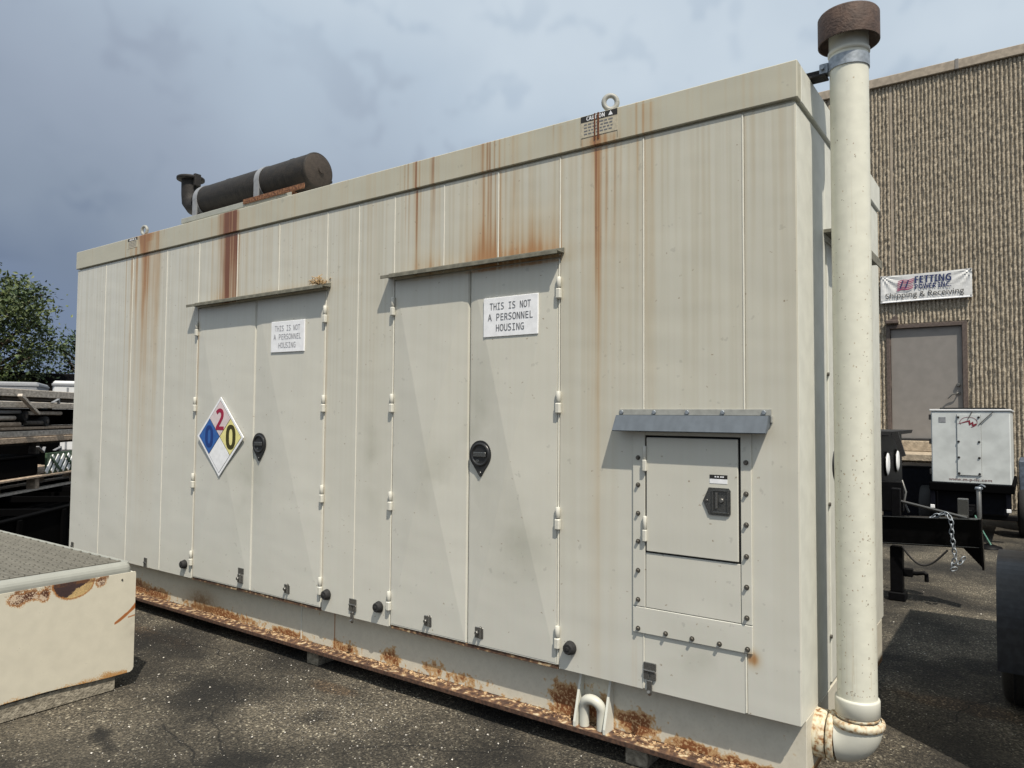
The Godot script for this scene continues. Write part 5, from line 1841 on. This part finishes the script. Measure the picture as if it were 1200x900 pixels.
func right_yard() -> void:
	var st: SurfaceTool
	# --- black trailer: its tongue points out from behind the enclosure
	var yaw := deg_to_rad(2.5)
	var t := thing("black_trailer", Vector3(-0.2, 0, -4.2), "black trailer tongue with a jack and end plate beside the enclosure", "trailer")
	var tilt := Transform3D(Basis(Vector3(0, 0, 1), 0.045), Vector3(-0.3, 0.615, -4.15))
	st = mb()
	box(st, Vector3(-1.9, -0.108, -0.012), Vector3(0.71, 0.108, 0.012), 0.002, tilt)
	box(st, Vector3(-1.9, 0.108, -0.055), Vector3(0.71, 0.12, 0.055), 0.002, tilt)
	box(st, Vector3(-1.9, -0.12, -0.055), Vector3(0.71, -0.108, 0.055), 0.002, tilt)
	var tb := build(st, "tongue_beam", M.black_gloss, t)
	for y in [0.1203, -0.1083]:  # thin bright strips stand in for light caught along the flange edges
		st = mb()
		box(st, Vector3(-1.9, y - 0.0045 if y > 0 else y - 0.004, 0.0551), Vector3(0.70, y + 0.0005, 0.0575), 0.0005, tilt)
		build(st, "edge_highlight", M.chrome_dark, tb)
	st = mb()
	box(st, Vector3(0.711, -0.29, -0.08), Vector3(0.728, 0.125, 0.08), 0.003, tilt)
	build(st, "end_plate", M.black_gloss, tb)
	st = mb()
	prism(st, PackedVector2Array([Vector2(0.58, -0.121), Vector2(0.710, -0.121), Vector2(0.710, -0.28)]), -0.01, 0.01, tilt)
	build(st, "gusset", M.black_gloss, tb)
	# jack leg
	st = mb()
	box(st, Vector3(-0.265, 0.075, -4.245), Vector3(-0.165, 0.47, -4.145), 0.006)
	box(st, Vector3(-0.25, 0.72, -4.235), Vector3(-0.18, 0.98, -4.155), 0.006)
	var jk := build(st, "jack", M.black_paint, t)
	st = mb()
	box(st, Vector3(-0.28, 0.0, -4.27), Vector3(-0.145, 0.075, -4.13), 0.008)
	build(st, "jack_foot", M.black_paint, jk)
	st = mb()
	tube(st, [Vector3(-0.165, 0.245, -4.19), Vector3(-0.06, 0.25, -4.18), Vector3(-0.005, 0.262, -4.175), Vector3(0.012, 0.25, -4.175), Vector3(0.014, 0.19, -4.175)], 0.018, 10)
	box(st, Vector3(-0.165, 0.215, -4.22), Vector3(-0.09, 0.285, -4.16), 0.006)
	build(st, "jack_hook", M.black_paint, jk)
	# hanging cable
	st = mb()
	var pts := []
	for i in 15:
		var u := i / 14.0
		pts.append(Vector3(lerpf(-0.165, 0.18, u), 0.49 - 0.17 * sin(PI * u) * (1.0 - 0.25 * u), -4.10))
	tube(st, pts, 0.008, 8)
	build(st, "hanging_cable", M.black_rubber, t)
	# long bar from the housing to the tongue end
	st = mb()
	rod(st, Vector3(-0.30, 0.86, -4.45), Vector3(0.32, 0.76, -4.2), 0.012, 0.012, 10)
	build(st, "brace_bar", M.steel, t)
	# upright channel
	st = mb()
	box(st, Vector3(0.245, 0.747, -4.32), Vector3(0.325, 0.915, -4.24), 0.004)
	build(st, "upright_channel", M.chrome_dark, t)
	# rest of the frame, hidden behind the enclosure
	st = mb()
	box(st, Vector3(-4.2, 0.45, -4.9), Vector3(-1.9, 0.62, -4.8), 0.006)
	box(st, Vector3(-4.2, 0.45, -3.5), Vector3(-1.9, 0.62, -3.4), 0.006)
	box(st, Vector3(-2.2, 0.45, -4.8), Vector3(-1.9, 0.62, -3.5), 0.006)
	build(st, "frame", M.black_paint, t)
	for zz in [-5.1, -3.2]:
		st = mb()
		lathe(st, [Vector2(0.16, -0.09), Vector2(0.30, -0.1), Vector2(0.335, -0.08), Vector2(0.34, 0.0), Vector2(0.335, 0.08), Vector2(0.30, 0.1), Vector2(0.16, 0.09)], Vector3(-3.0, 0.34, zz), Vector3(0, 0, 1), 28)
		rod(st, Vector3(-3.0, 0.34, zz - 0.07), Vector3(-3.0, 0.34, zz + 0.07), 0.17, 0.17, 20, 0.01)
		build(st, "wheel", M.black_rubber, t)
	# safety chain over the tongue end
	var c := thing("safety_chain", Vector3(0.22, 0.74, -4.08), "galvanised safety chain hanging over the black trailer tongue", "chain")
	var path := [Vector3(0.07, 0.757, -4.12), Vector3(0.10, 0.772, -4.11), Vector3(0.14, 0.79, -4.10), Vector3(0.175, 0.795, -4.085), Vector3(0.20, 0.77, -4.072), Vector3(0.212, 0.73, -4.07), Vector3(0.216, 0.69, -4.07), Vector3(0.213, 0.65, -4.07), Vector3(0.217, 0.61, -4.07), Vector3(0.222, 0.57, -4.07), Vector3(0.226, 0.53, -4.07), Vector3(0.230, 0.49, -4.07), Vector3(0.236, 0.45, -4.07), Vector3(0.229, 0.41, -4.07), Vector3(0.215, 0.375, -4.065), Vector3(0.225, 0.345, -4.06), Vector3(0.27, 0.40, -4.08), Vector3(0.29, 0.43, -4.09)]
	for i in path.size():
		var d: Vector3 = (path[mini(i + 1, path.size() - 1)] - path[maxi(i - 1, 0)]).normalized()
		var bs := frame_along(d)
		st = mb()
		chain_link(st, Transform3D(Basis(bs.x, d, bs.x.cross(d)).rotated(d, 0.4 + (PI / 2 if i % 2 else 0.0)), path[i]))
		build(st, "link", M.galv, c)
	# --- black lamp housing behind the tongue, two round white lamps
	var hz := thing("lamp_housing", Vector3(-0.8, 0.74, -5.0), "black hooded housing with two round white lamps beside the enclosure", "lamp housing")
	st = mb()
	box(st, Vector3(-1.5, 0.74, -5.75), Vector3(-0.36, 1.44, -4.42), 0.01)
	build(st, "body", M.black_paint, hz)
	st = mb()
	prism(st, PackedVector2Array([Vector2(-1.55, 1.442), Vector2(-0.27, 1.442), Vector2(-0.26, 1.478), Vector2(-1.55, 1.478)]), -5.8, -4.36)
	prism(st, PackedVector2Array([Vector2(-0.262, 1.442), Vector2(-0.185, 1.25), Vector2(-0.155, 1.26), Vector2(-0.215, 1.478), Vector2(-0.2595, 1.478)]), -4.40, -4.36)
	build(st, "hood", M.black_rubber, hz)
	for zz in [-4.66, -5.3]:
		st = mb()
		rod(st, Vector3(-0.36, 1.165, zz), Vector3(-0.342, 1.165, zz), 0.118, 0.116, 24, 0.004)
		var ring := build(st, "lamp_ring", M.black_gloss, hz)
		st = mb()
		lathe(st, [Vector2(0.105, 0.0), Vector2(0.1, 0.006), Vector2(0.06, 0.011), Vector2(0.0, 0.013)], Vector3(-0.342, 1.165, zz), Vector3.RIGHT, 24)
		build(st, "lens", M.lamp_glass, ring)
	st = mb()
	box(st, Vector3(-0.46, 0.742, -4.52), Vector3(-0.19, 1.02, -4.421), 0.01)
	build(st, "post", M.black_paint, hz)
	st = mb()
	tube(st, [Vector3(-0.20, 1.03, -4.46), Vector3(-0.165, 0.93, -4.42), Vector3(-0.18, 0.84, -4.41), Vector3(-0.14, 0.75, -4.40)], 0.01, 8)
	build(st, "cable", M.steel, hz)
	# --- white generator trailer
	var Zf := -8.0
	var w := thing("white_generator_trailer", Vector3(0.13, 0, Zf), "scuffed white generator housing with a red oval emblem on a black trailer", "trailer")
	st = mb()
	box(st, Vector3(-0.298, 0.765, Zf - 1.9), Vector3(0.57, 1.70, Zf), 0.012)
	var bd := build(st, "housing", M.white_alu, w)
	st = mb()
	box(st, Vector3(-0.315, 1.70, Zf - 1.92), Vector3(0.585, 1.725, Zf + 0.012), 0.006)
	build(st, "top_rim", M.white_paint, bd)
	st = mb()
	box(st, Vector3(-0.20, 1.7255, Zf - 1.8), Vector3(0.52, 1.745, Zf - 0.06), 0.004)
	build(st, "roof_panel", M.black_paint, bd)
	for q in [[-0.298, -0.018], [0.014, 0.252], [0.284, 0.57]]:
		if q[1] < 0.3 and q[0] > 0:
			st = mb()
			box(st, Vector3(-0.004, 0.872, Zf + 0.0), Vector3(0.256, 1.655, Zf + 0.014), 0.003)
			build(st, "access_panel", M.white_alu, w)
			st = mb()
			box(st, Vector3(-0.007, 0.869, Zf - 0.002), Vector3(0.259, 1.657, Zf + 0.003), 0.001)
			build(st, "access_panel_seal", M.black_rubber, w)
	for x in [0.012, 0.236]:
		for y in [0.895, 1.10, 1.305, 1.52, 1.62]:
			if y == 1.52: continue
			st = mb()
			rod(st, Vector3(x, y, Zf + 0.014), Vector3(x, y, Zf + 0.026), 0.015, 0.012, 12, 0.003)
			build(st, "knob", M.black_rubber, w)
	for y in [0.9, 1.3, 1.62]:
		st = mb()
		box(st, Vector3(-0.325, y - 0.035, Zf - 0.06), Vector3(-0.2985, y + 0.035, Zf - 0.01), 0.004)
		build(st, "side_hinge", M.black_rubber, bd)
	st = mb()
	box(st, Vector3(-0.21, 1.55, Zf + 0.001), Vector3(-0.13, 1.62, Zf + 0.003), 0.0005)
	build(st, "sticker", M.strap, bd)
	# emblem: dark red oval arc with a jagged stroke
	var red := plain(Color8(118, 40, 54), 0.5)
	st = mb()
	var e0 := Vector3(0.125, 1.555, Zf + 0.0165)
	for i in 36:
		var a0 := deg_to_rad(lerpf(205, -75, i / 36.0))
		var a1 := deg_to_rad(lerpf(205, -75, (i + 1) / 36.0))
		quad(st, e0 + Vector3(cos(a0) * 0.098, sin(a0) * 0.07, 0), e0 + Vector3(cos(a1) * 0.098, sin(a1) * 0.07, 0), e0 + Vector3(cos(a1) * 0.092, sin(a1) * 0.065, 0), e0 + Vector3(cos(a0) * 0.092, sin(a0) * 0.065, 0), Vector3(0, 0, 1))
	build(st, "emblem_oval", red, w)
	st = mb()
	prism(st, PackedVector2Array([Vector2(-0.13, -0.025), Vector2(-0.04, 0.012), Vector2(0.015, 0.03), Vector2(0.022, -0.01), Vector2(0.05, 0.012), Vector2(0.056, -0.025), Vector2(0.082, -0.012), Vector2(0.09, -0.035), Vector2(0.066, -0.042), Vector2(0.06, -0.05), Vector2(0.036, -0.05), Vector2(0.036, -0.022), Vector2(0.006, -0.042), Vector2(-0.002, 0.006), Vector2(-0.05, -0.006)]), 0.0, 0.002, Transform3D(Basis.IDENTITY, Vector3(e0.x, e0.y, Zf + 0.0145)))
	build(st, "emblem_bolt", red, w)
	lettering("www.m-p-llc.com", Vector3(0.13, 0.812, Zf + 0.002), 0.47, 0.042, plain(Color8(124, 104, 102), 0.6), w, "Droid Sans", 700)
	# straps of wire over the top edge
	for q in [[0.17, 1.70, 0.12, 1.60], [0.40, 1.70, 0.24, 1.53]]:
		st = mb()
		rod(st, Vector3(q[0], q[1], Zf + 0.02), Vector3(q[2], q[3], Zf + 0.02), 0.006, 0.006, 8)
		build(st, "tie_wire", M.steel, w)
	# trailer below
	st = mb()
	box(st, Vector3(-0.33, 0.66, Zf - 2.0), Vector3(0.60, 0.764, Zf + 0.02), 0.008)
	build(st, "deck_frame", M.black_and_shade, w)
	st = mb()
	box(st, Vector3(-0.26, 0.36, Zf - 1.9), Vector3(0.53, 0.659, Zf - 0.12), 0.02)
	build(st, "fuel_tank", M.navy, w)
	for x in [-0.295, 0.535]:
		st = mb()
		box(st, Vector3(x - 0.03, 0.42, Zf - 0.06), Vector3(x + 0.03, 0.66, Zf + 0.0), 0.006)
		var lg := build(st, "corner_leg", M.navy, w)
		st = mb()
		box(st, Vector3(x - 0.025, 0.425, Zf + 0.001), Vector3(x + 0.025, 0.47, Zf + 0.02), 0.006)
		build(st, "reflector", M.lamp_glass, lg)
	st = mb()
	box(st, Vector3(0.08, 0.40, Zf - 0.1), Vector3(0.18, 0.50, Zf + 0.05), 0.006)
	box(st, Vector3(-0.35, 0.30, Zf - 0.3), Vector3(0.62, 0.36, Zf - 0.2), 0.006)
	build(st, "draw_bar", M.black_paint, w)
	for x in [-0.45, 0.72]:
		st = mb()
		lathe(st, [Vector2(0.16, -0.09), Vector2(0.28, -0.1), Vector2(0.315, -0.08), Vector2(0.32, 0.0), Vector2(0.315, 0.08), Vector2(0.28, 0.1), Vector2(0.16, 0.09)], Vector3(x, 0.32, Zf - 1.1), Vector3.RIGHT, 28)
		rod(st, Vector3(x - 0.06, 0.32, Zf - 1.1), Vector3(x + 0.06, 0.32, Zf - 1.1), 0.17, 0.17, 20, 0.01)
		build(st, "wheel", M.black_rubber, w)
	# its jack stands in front, on a plate
	st = mb()
	rod(st, Vector3(0.24, 0.04, -7.6), Vector3(0.24, 0.73, -7.6), 0.028, 0.028, 14, 0.004)
	var j2 := build(st, "tongue_jack", M.steel, w)
	st = mb()
	lathe(st, [Vector2(0.0, 0.0), Vector2(0.15, 0.0), Vector2(0.15, 0.0), Vector2(0.145, 0.02), Vector2(0.04, 0.05)], Vector3(0.32, 0.002, -7.75), Vector3.UP, 20)
	build(st, "foot_plate", M.black_paint, j2)
	st = mb()
	rod(st, Vector3(0.24, 0.73, -7.6), Vector3(0.24, 0.76, -7.6), 0.045, 0.04, 14, 0.004)
	tube(st, [Vector3(0.24, 0.76, -7.6), Vector3(0.27, 0.79, -7.58), Vector3(0.31, 0.77, -7.55)], 0.01, 8)
	build(st, "jack_crank", M.galv, j2)
	st = mb()
	tube(st, [Vector3(0.20, 0.42, -7.5), Vector3(0.27, 0.26, -7.45), Vector3(0.36, 0.09, -7.42)], 0.009, 8)
	build(st, "green_strap", mottled(Color8(60, 104, 92), Color8(96, 140, 124), 0.3, 0.7, 0.02, 120), w)
	st = mb()
	box(st, Vector3(0.09, 0.40, -8.0), Vector3(0.17, 0.47, -7.57), 0.006)
	build(st, "tongue", M.black_paint, w)
	# --- cabinets either side
	var cb := thing("navy_cabinet", Vector3(-0.62, 0, -9.4), "dark navy steel cabinet between the lamp housing and the white generator trailer", "cabinet", "", true)
	st = mb()
	prism(st, PackedVector2Array([Vector2(-0.42, 0.03), Vector2(0.30, 0.03), Vector2(0.30, 0.88), Vector2(-0.20, 0.88), Vector2(-0.42, 0.70)]), -0.5, 0.35)
	build(st, "body", M.navy, cb)
	st = mb()
	box(st, Vector3(-0.24, 0.881, -0.52), Vector3(0.32, 0.91, 0.37), 0.006)
	build(st, "lid", M.black_paint, cb)
	st = mb()
	box(st, Vector3(-0.35, 0.0, -0.45), Vector3(0.25, 0.0295, 0.3), 0.004)
	build(st, "plinth", M.black_paint, cb)
	var bb := thing("blue_grey_cabinet", Vector3(1.25, 0, -10.2), "blue grey steel cabinet against the building right of the white generator trailer", "cabinet", "", true)
	st = mb()
	box(st, Vector3(-0.62, 0.38, -0.8), Vector3(0.9, 1.0, 0.5), 0.012)
	build(st, "body", M.blue_grey, bb)
	st = mb()
	box(st, Vector3(-0.65, 0.06, -0.82), Vector3(0.92, 0.379, 0.52), 0.008)
	build(st, "base", M.black_paint, bb)
	st = mb()
	box(st, Vector3(-0.6, 0.20, 0.5205), Vector3(-0.35, 0.222, 0.53), 0.003)
	build(st, "trim_strip", M.strap, bb)
	st = mb()
	box(st, Vector3(-0.6, 0.0, -0.78), Vector3(0.88, 0.0595, 0.48), 0.004)
	build(st, "plinth", M.black_rubber, bb)
	# --- dark enclosed trailer at the right, mostly out of the frame; its shadow lies across the yard
	var v := thing("dark_enclosed_trailer", Vector3(1.6, 0, -1.9), "dark trailer wheel and fender at the right edge of the yard", "trailer")
	st = mb()
	box(st, Vector3(0.80, 0.42, -3.2), Vector3(2.5, 1.72, -0.68), 0.03)
	var vb := build(st, "body", M.navy, v)
	st = mb()
	box(st, Vector3(0.795, 0.42, -3.21), Vector3(2.505, 0.5, -0.67), 0.006)
	build(st, "lower_rail", M.black_gloss, vb)
	st = mb()
	box(st, Vector3(0.794, 1.67, -3.21), Vector3(2.506, 1.73, -0.67), 0.008)
	build(st, "roof_trim", M.strap, vb)
	for sd in 2:
		var x: float = [0.71, 2.59][sd]
		st = mb()
		var cc := Vector3(x, 0.345, -2.02)
		lathe(st, [Vector2(0.17, -0.085), Vector2(0.30, -0.1), Vector2(0.333, -0.085), Vector2(0.345, -0.06), Vector2(0.345, 0.06), Vector2(0.333, 0.085), Vector2(0.30, 0.1), Vector2(0.17, 0.085)], cc, Vector3.RIGHT, 40)
		var wh := build(st, "wheel", M.black_rubber, v)
		st = mb()
		rod(st, cc - Vector3(0.08, 0, 0), cc + Vector3(0.08, 0, 0), 0.175, 0.175, 24, 0.012)
		build(st, "rim", M.strap, wh)
		for g in 3:
			st = mb()
			lathe(st, [Vector2(0.343, -0.006), Vector2(0.350, -0.004), Vector2(0.350, 0.004), Vector2(0.343, 0.006)], cc + Vector3(-0.045 + g * 0.045, 0, 0), Vector3.RIGHT, 40)
			build(st, "tread_rib", M.black_rubber, wh)
		# fender: a broad band bent over the wheel, flat on top, its edges folded
		var out_x: float = 0.598 if sd == 0 else 2.502
		var in_x: float = 0.798 if sd == 0 else 2.70
		st = mb()
		var F := []
		for q in 33:
			var a := lerpf(-0.18, PI + 0.18, q / 32.0)
			var ex := 0.62
			F.append(Vector2(signf(cos(a)) * pow(absf(cos(a)), ex) * 0.43, 0.36 + (signf(sin(a)) * pow(absf(sin(a)), ex) * 0.47 if a > 0 and a < PI else sin(a) * 0.5)))
		var poly := PackedVector2Array()
		for f in F: poly.append(Vector2(-cc.z - f.x, f.y))
		for i in range(F.size() - 1, -1, -1): poly.append(Vector2(-cc.z - F[i].x * 0.965, F[i].y - (0.012 if F[i].y > 0.5 else 0.0)))
		prism(st, poly, out_x, in_x, Transform3D(Basis(Vector3(0, 0, -1), Vector3(0, 1, 0), Vector3(1, 0, 0)), Vector3.ZERO))
		build(st, "fender", M.fender, v)
	st = mb()
	rod(st, Vector3(0.62, 0.345, -2.02), Vector3(2.68, 0.345, -2.02), 0.04, 0.04, 14)
	build(st, "axle", M.black_paint, v)
	st = mb()
	box(st, Vector3(1.6, 0.42, -0.66), Vector3(1.72, 0.52, 0.75), 0.006)
	build(st, "draw_bar", M.black_paint, v)

# ------------------------------------------------------------------ trees, hedge, grit
func leaf_mesh() -> ArrayMesh:
	var st := mb()
	var q := [Vector3(0, -0.5, 0), Vector3(0.27, -0.05, 0.06), Vector3(0, 0.55, -0.03), Vector3(-0.27, -0.05, 0.06)]
	tri(st, q[0], q[1], q[2], (q[1] - q[0]).cross(q[2] - q[0]).normalized())
	tri(st, q[0], q[2], q[3], (q[2] - q[0]).cross(q[3] - q[0]).normalized())
	var m := st.commit()
	m.surface_set_material(0, M.leaf)
	return m

func leaves(parent: Node, called: String, spots: Array, per: int, spread: float, size: float, tones: Array, r: RandomNumberGenerator) -> void:
	var mm := MultiMesh.new()
	mm.transform_format = MultiMesh.TRANSFORM_3D
	mm.use_colors = true
	mm.mesh = leaf_mesh()
	mm.instance_count = spots.size() * per
	var k := 0
	for s in spots:
		var tone: Color = tones[r.randi_range(0, tones.size() - 1)]
		for i in per:
			var d := Vector3(r.randfn(), r.randfn() * 0.7, r.randfn()) * spread
			var sc := size * r.randf_range(0.6, 1.35)
			var b := Basis.from_euler(Vector3(r.randf() * TAU, r.randf() * TAU, r.randf() * TAU)).scaled(Vector3.ONE * sc)
			mm.set_instance_transform(k, Transform3D(b, s + d))
			var v := r.randf_range(0.75, 1.3)
			mm.set_instance_color(k, Color(tone.r * v, tone.g * v, tone.b * v))
			k += 1
	var o := MultiMeshInstance3D.new()
	o.name = called
	o.multimesh = mm
	parent.add_child(o, true)
	tag(o, "", "", "", "stuff")

func tree(called: String, at: Vector3, h: float, crown_r: float, crown_lo: float, n: int, per: int, size: float, label: String, tones: Array, seed: int, gappy := 0.0) -> void:
	var r := RandomNumberGenerator.new()
	r.seed = seed
	var t := thing(called, at, label, "tree", "trees beyond the yard", true)
	var st := mb()
	tube(st, [Vector3(0, -0.1, 0), Vector3(0.05, h * 0.25, 0.03), Vector3(-0.05, h * 0.5, 0), Vector3(0.04, h * 0.8, 0.05)], 0.16, 10)
	var spots := []
	var mid := Vector3(0, (h + crown_lo) * 0.5, 0)
	var tries := 0
	var nz := FastNoiseLite.new()
	nz.seed = seed
	nz.frequency = 0.55
	while spots.size() < n and tries < n * 30:
		tries += 1
		var d := Vector3(r.randf_range(-1, 1), r.randf_range(-1, 1), r.randf_range(-1, 1))
		if d.length() > 1.0 or d.length() < 0.25: continue
		var p := mid + Vector3(d.x * crown_r, d.y * (h - crown_lo) * 0.5, d.z * crown_r)
		if nz.get_noise_3dv(p) < gappy: continue
		spots.append(p)
	for i in range(0, spots.size(), 3):
		var p: Vector3 = spots[i]
		var y0 := clampf(p.y - r.randf_range(0.8, 2.0), crown_lo * 0.6, h * 0.8)
		var a := Vector3(0.02, y0, 0.02)
		tube(st, [a, a.lerp(p, 0.5) + Vector3(r.randf_range(-0.2, 0.2), -0.1, r.randf_range(-0.2, 0.2)), p], r.randf_range(0.018, 0.05), 5)
	build(st, "trunk", M.bark, t)
	leaves(t, "crown", spots, per, 0.26, size, tones, r)

func trees() -> void:
	var olive := [Color(0.078, 0.105, 0.034), Color(0.058, 0.088, 0.03), Color(0.1, 0.125, 0.042), Color(0.045, 0.07, 0.028)]
	var deep := [Color(0.03, 0.055, 0.022), Color(0.04, 0.068, 0.026), Color(0.024, 0.042, 0.02)]
	tree("broadleaf_tree", Vector3(-28.6, 0, -5.6), 7.3, 3.1, 0.8, 520, 56, 0.15, "tall olive green broadleaf tree with gaps in its crown at the left", olive, 71, -0.08)
	tree("dark_green_tree", Vector3(-31.8, 0, -11.9), 5.4, 1.9, 1.2, 110, 44, 0.17, "smaller dark green tree against the enclosure's left edge", deep, 72)
	tree("bushy_tree", Vector3(-29.2, 0, -2.0), 6.5, 2.8, 1.0, 160, 40, 0.18, "dense olive tree at the left frame edge beside the tall gappy one", olive, 73, -0.15)
	var r := RandomNumberGenerator.new()
	r.seed = 8
	var hg := thing("hedge", Vector3(-33, 0, -9), "dark green hedge behind the black roofed shed", "hedge", "", true, deg_to_rad(62))
	var spots := []
	for i in 220: spots.append(Vector3(r.randf_range(-9, 6.5), r.randf_range(0.4, 3.5), r.randf_range(-2.9, -1.9)))
	leaves(hg, "foliage", spots, 60, 0.3, 0.17, deep + [Color(0.06, 0.085, 0.03)], r)

func grit() -> void:
	var r := RandomNumberGenerator.new()
	r.seed = 55
	var st := mb()
	var v := [Vector3(0.6, -0.3, 0.1), Vector3(-0.5, -0.3, 0.4), Vector3(-0.2, -0.3, -0.6), Vector3(0.1, 0.4, 0.05), Vector3(0.3, 0.2, -0.4), Vector3(-0.45, 0.25, -0.1)]
	for f in [[0, 1, 3], [1, 5, 3], [3, 5, 4], [0, 3, 4], [0, 4, 2], [2, 4, 5], [1, 2, 5]]:
		var n: Vector3 = (v[f[1]] - v[f[0]]).cross(v[f[2]] - v[f[0]]).normalized()
		if n.dot(v[f[0]] + v[f[1]] + v[f[2]]) < 0: n = -n
		tri(st, v[f[0]], v[f[1]], v[f[2]], n)
	var m := st.commit()
	m.surface_set_material(0, M.grit)
	var mm := MultiMesh.new()
	mm.transform_format = MultiMesh.TRANSFORM_3D
	mm.use_colors = true
	mm.mesh = m
	mm.instance_count = 9000
	for i in 9000:
		var p := Vector3(r.randf_range(-6.5, 1.4), 0, r.randf_range(-5.0, 2.6))
		if i < 3600: p = Vector3(r.randf_range(-5.0, 0.3), 0, r.randf_range(0.0, 1.9))
		if i > 8300: p = Vector3(-2.2 + r.randfn() * 0.35, 0, 0.42 + r.randfn() * 0.16)
		var pale := r.randf()
		var s := r.randf_range(0.0028, 0.006) if pale > 0.05 else r.randf_range(0.005, 0.012)
		p.y = s * 0.25 + 0.002
		mm.set_instance_transform(i, Transform3D(Basis.from_euler(Vector3(r.randf_range(-0.5, 0.5), r.randf() * TAU, r.randf_range(-0.5, 0.5))).scaled(Vector3(s, s * 0.7, s)), p))
		var c := r.randf_range(0.05, 0.16)
		if pale < 0.10: c = r.randf_range(0.35, 0.68)
		elif pale < 0.4: c = r.randf_range(0.18, 0.32)
		mm.set_instance_color(i, Color(c, c * 0.95, c * 0.86))
	var o := MultiMeshInstance3D.new()
	o.name = "loose_grit"
	o.multimesh = mm
	add_child(o)
	tag(o, "pale stone chips and loose grit scattered over the asphalt", "grit", "", "stuff")
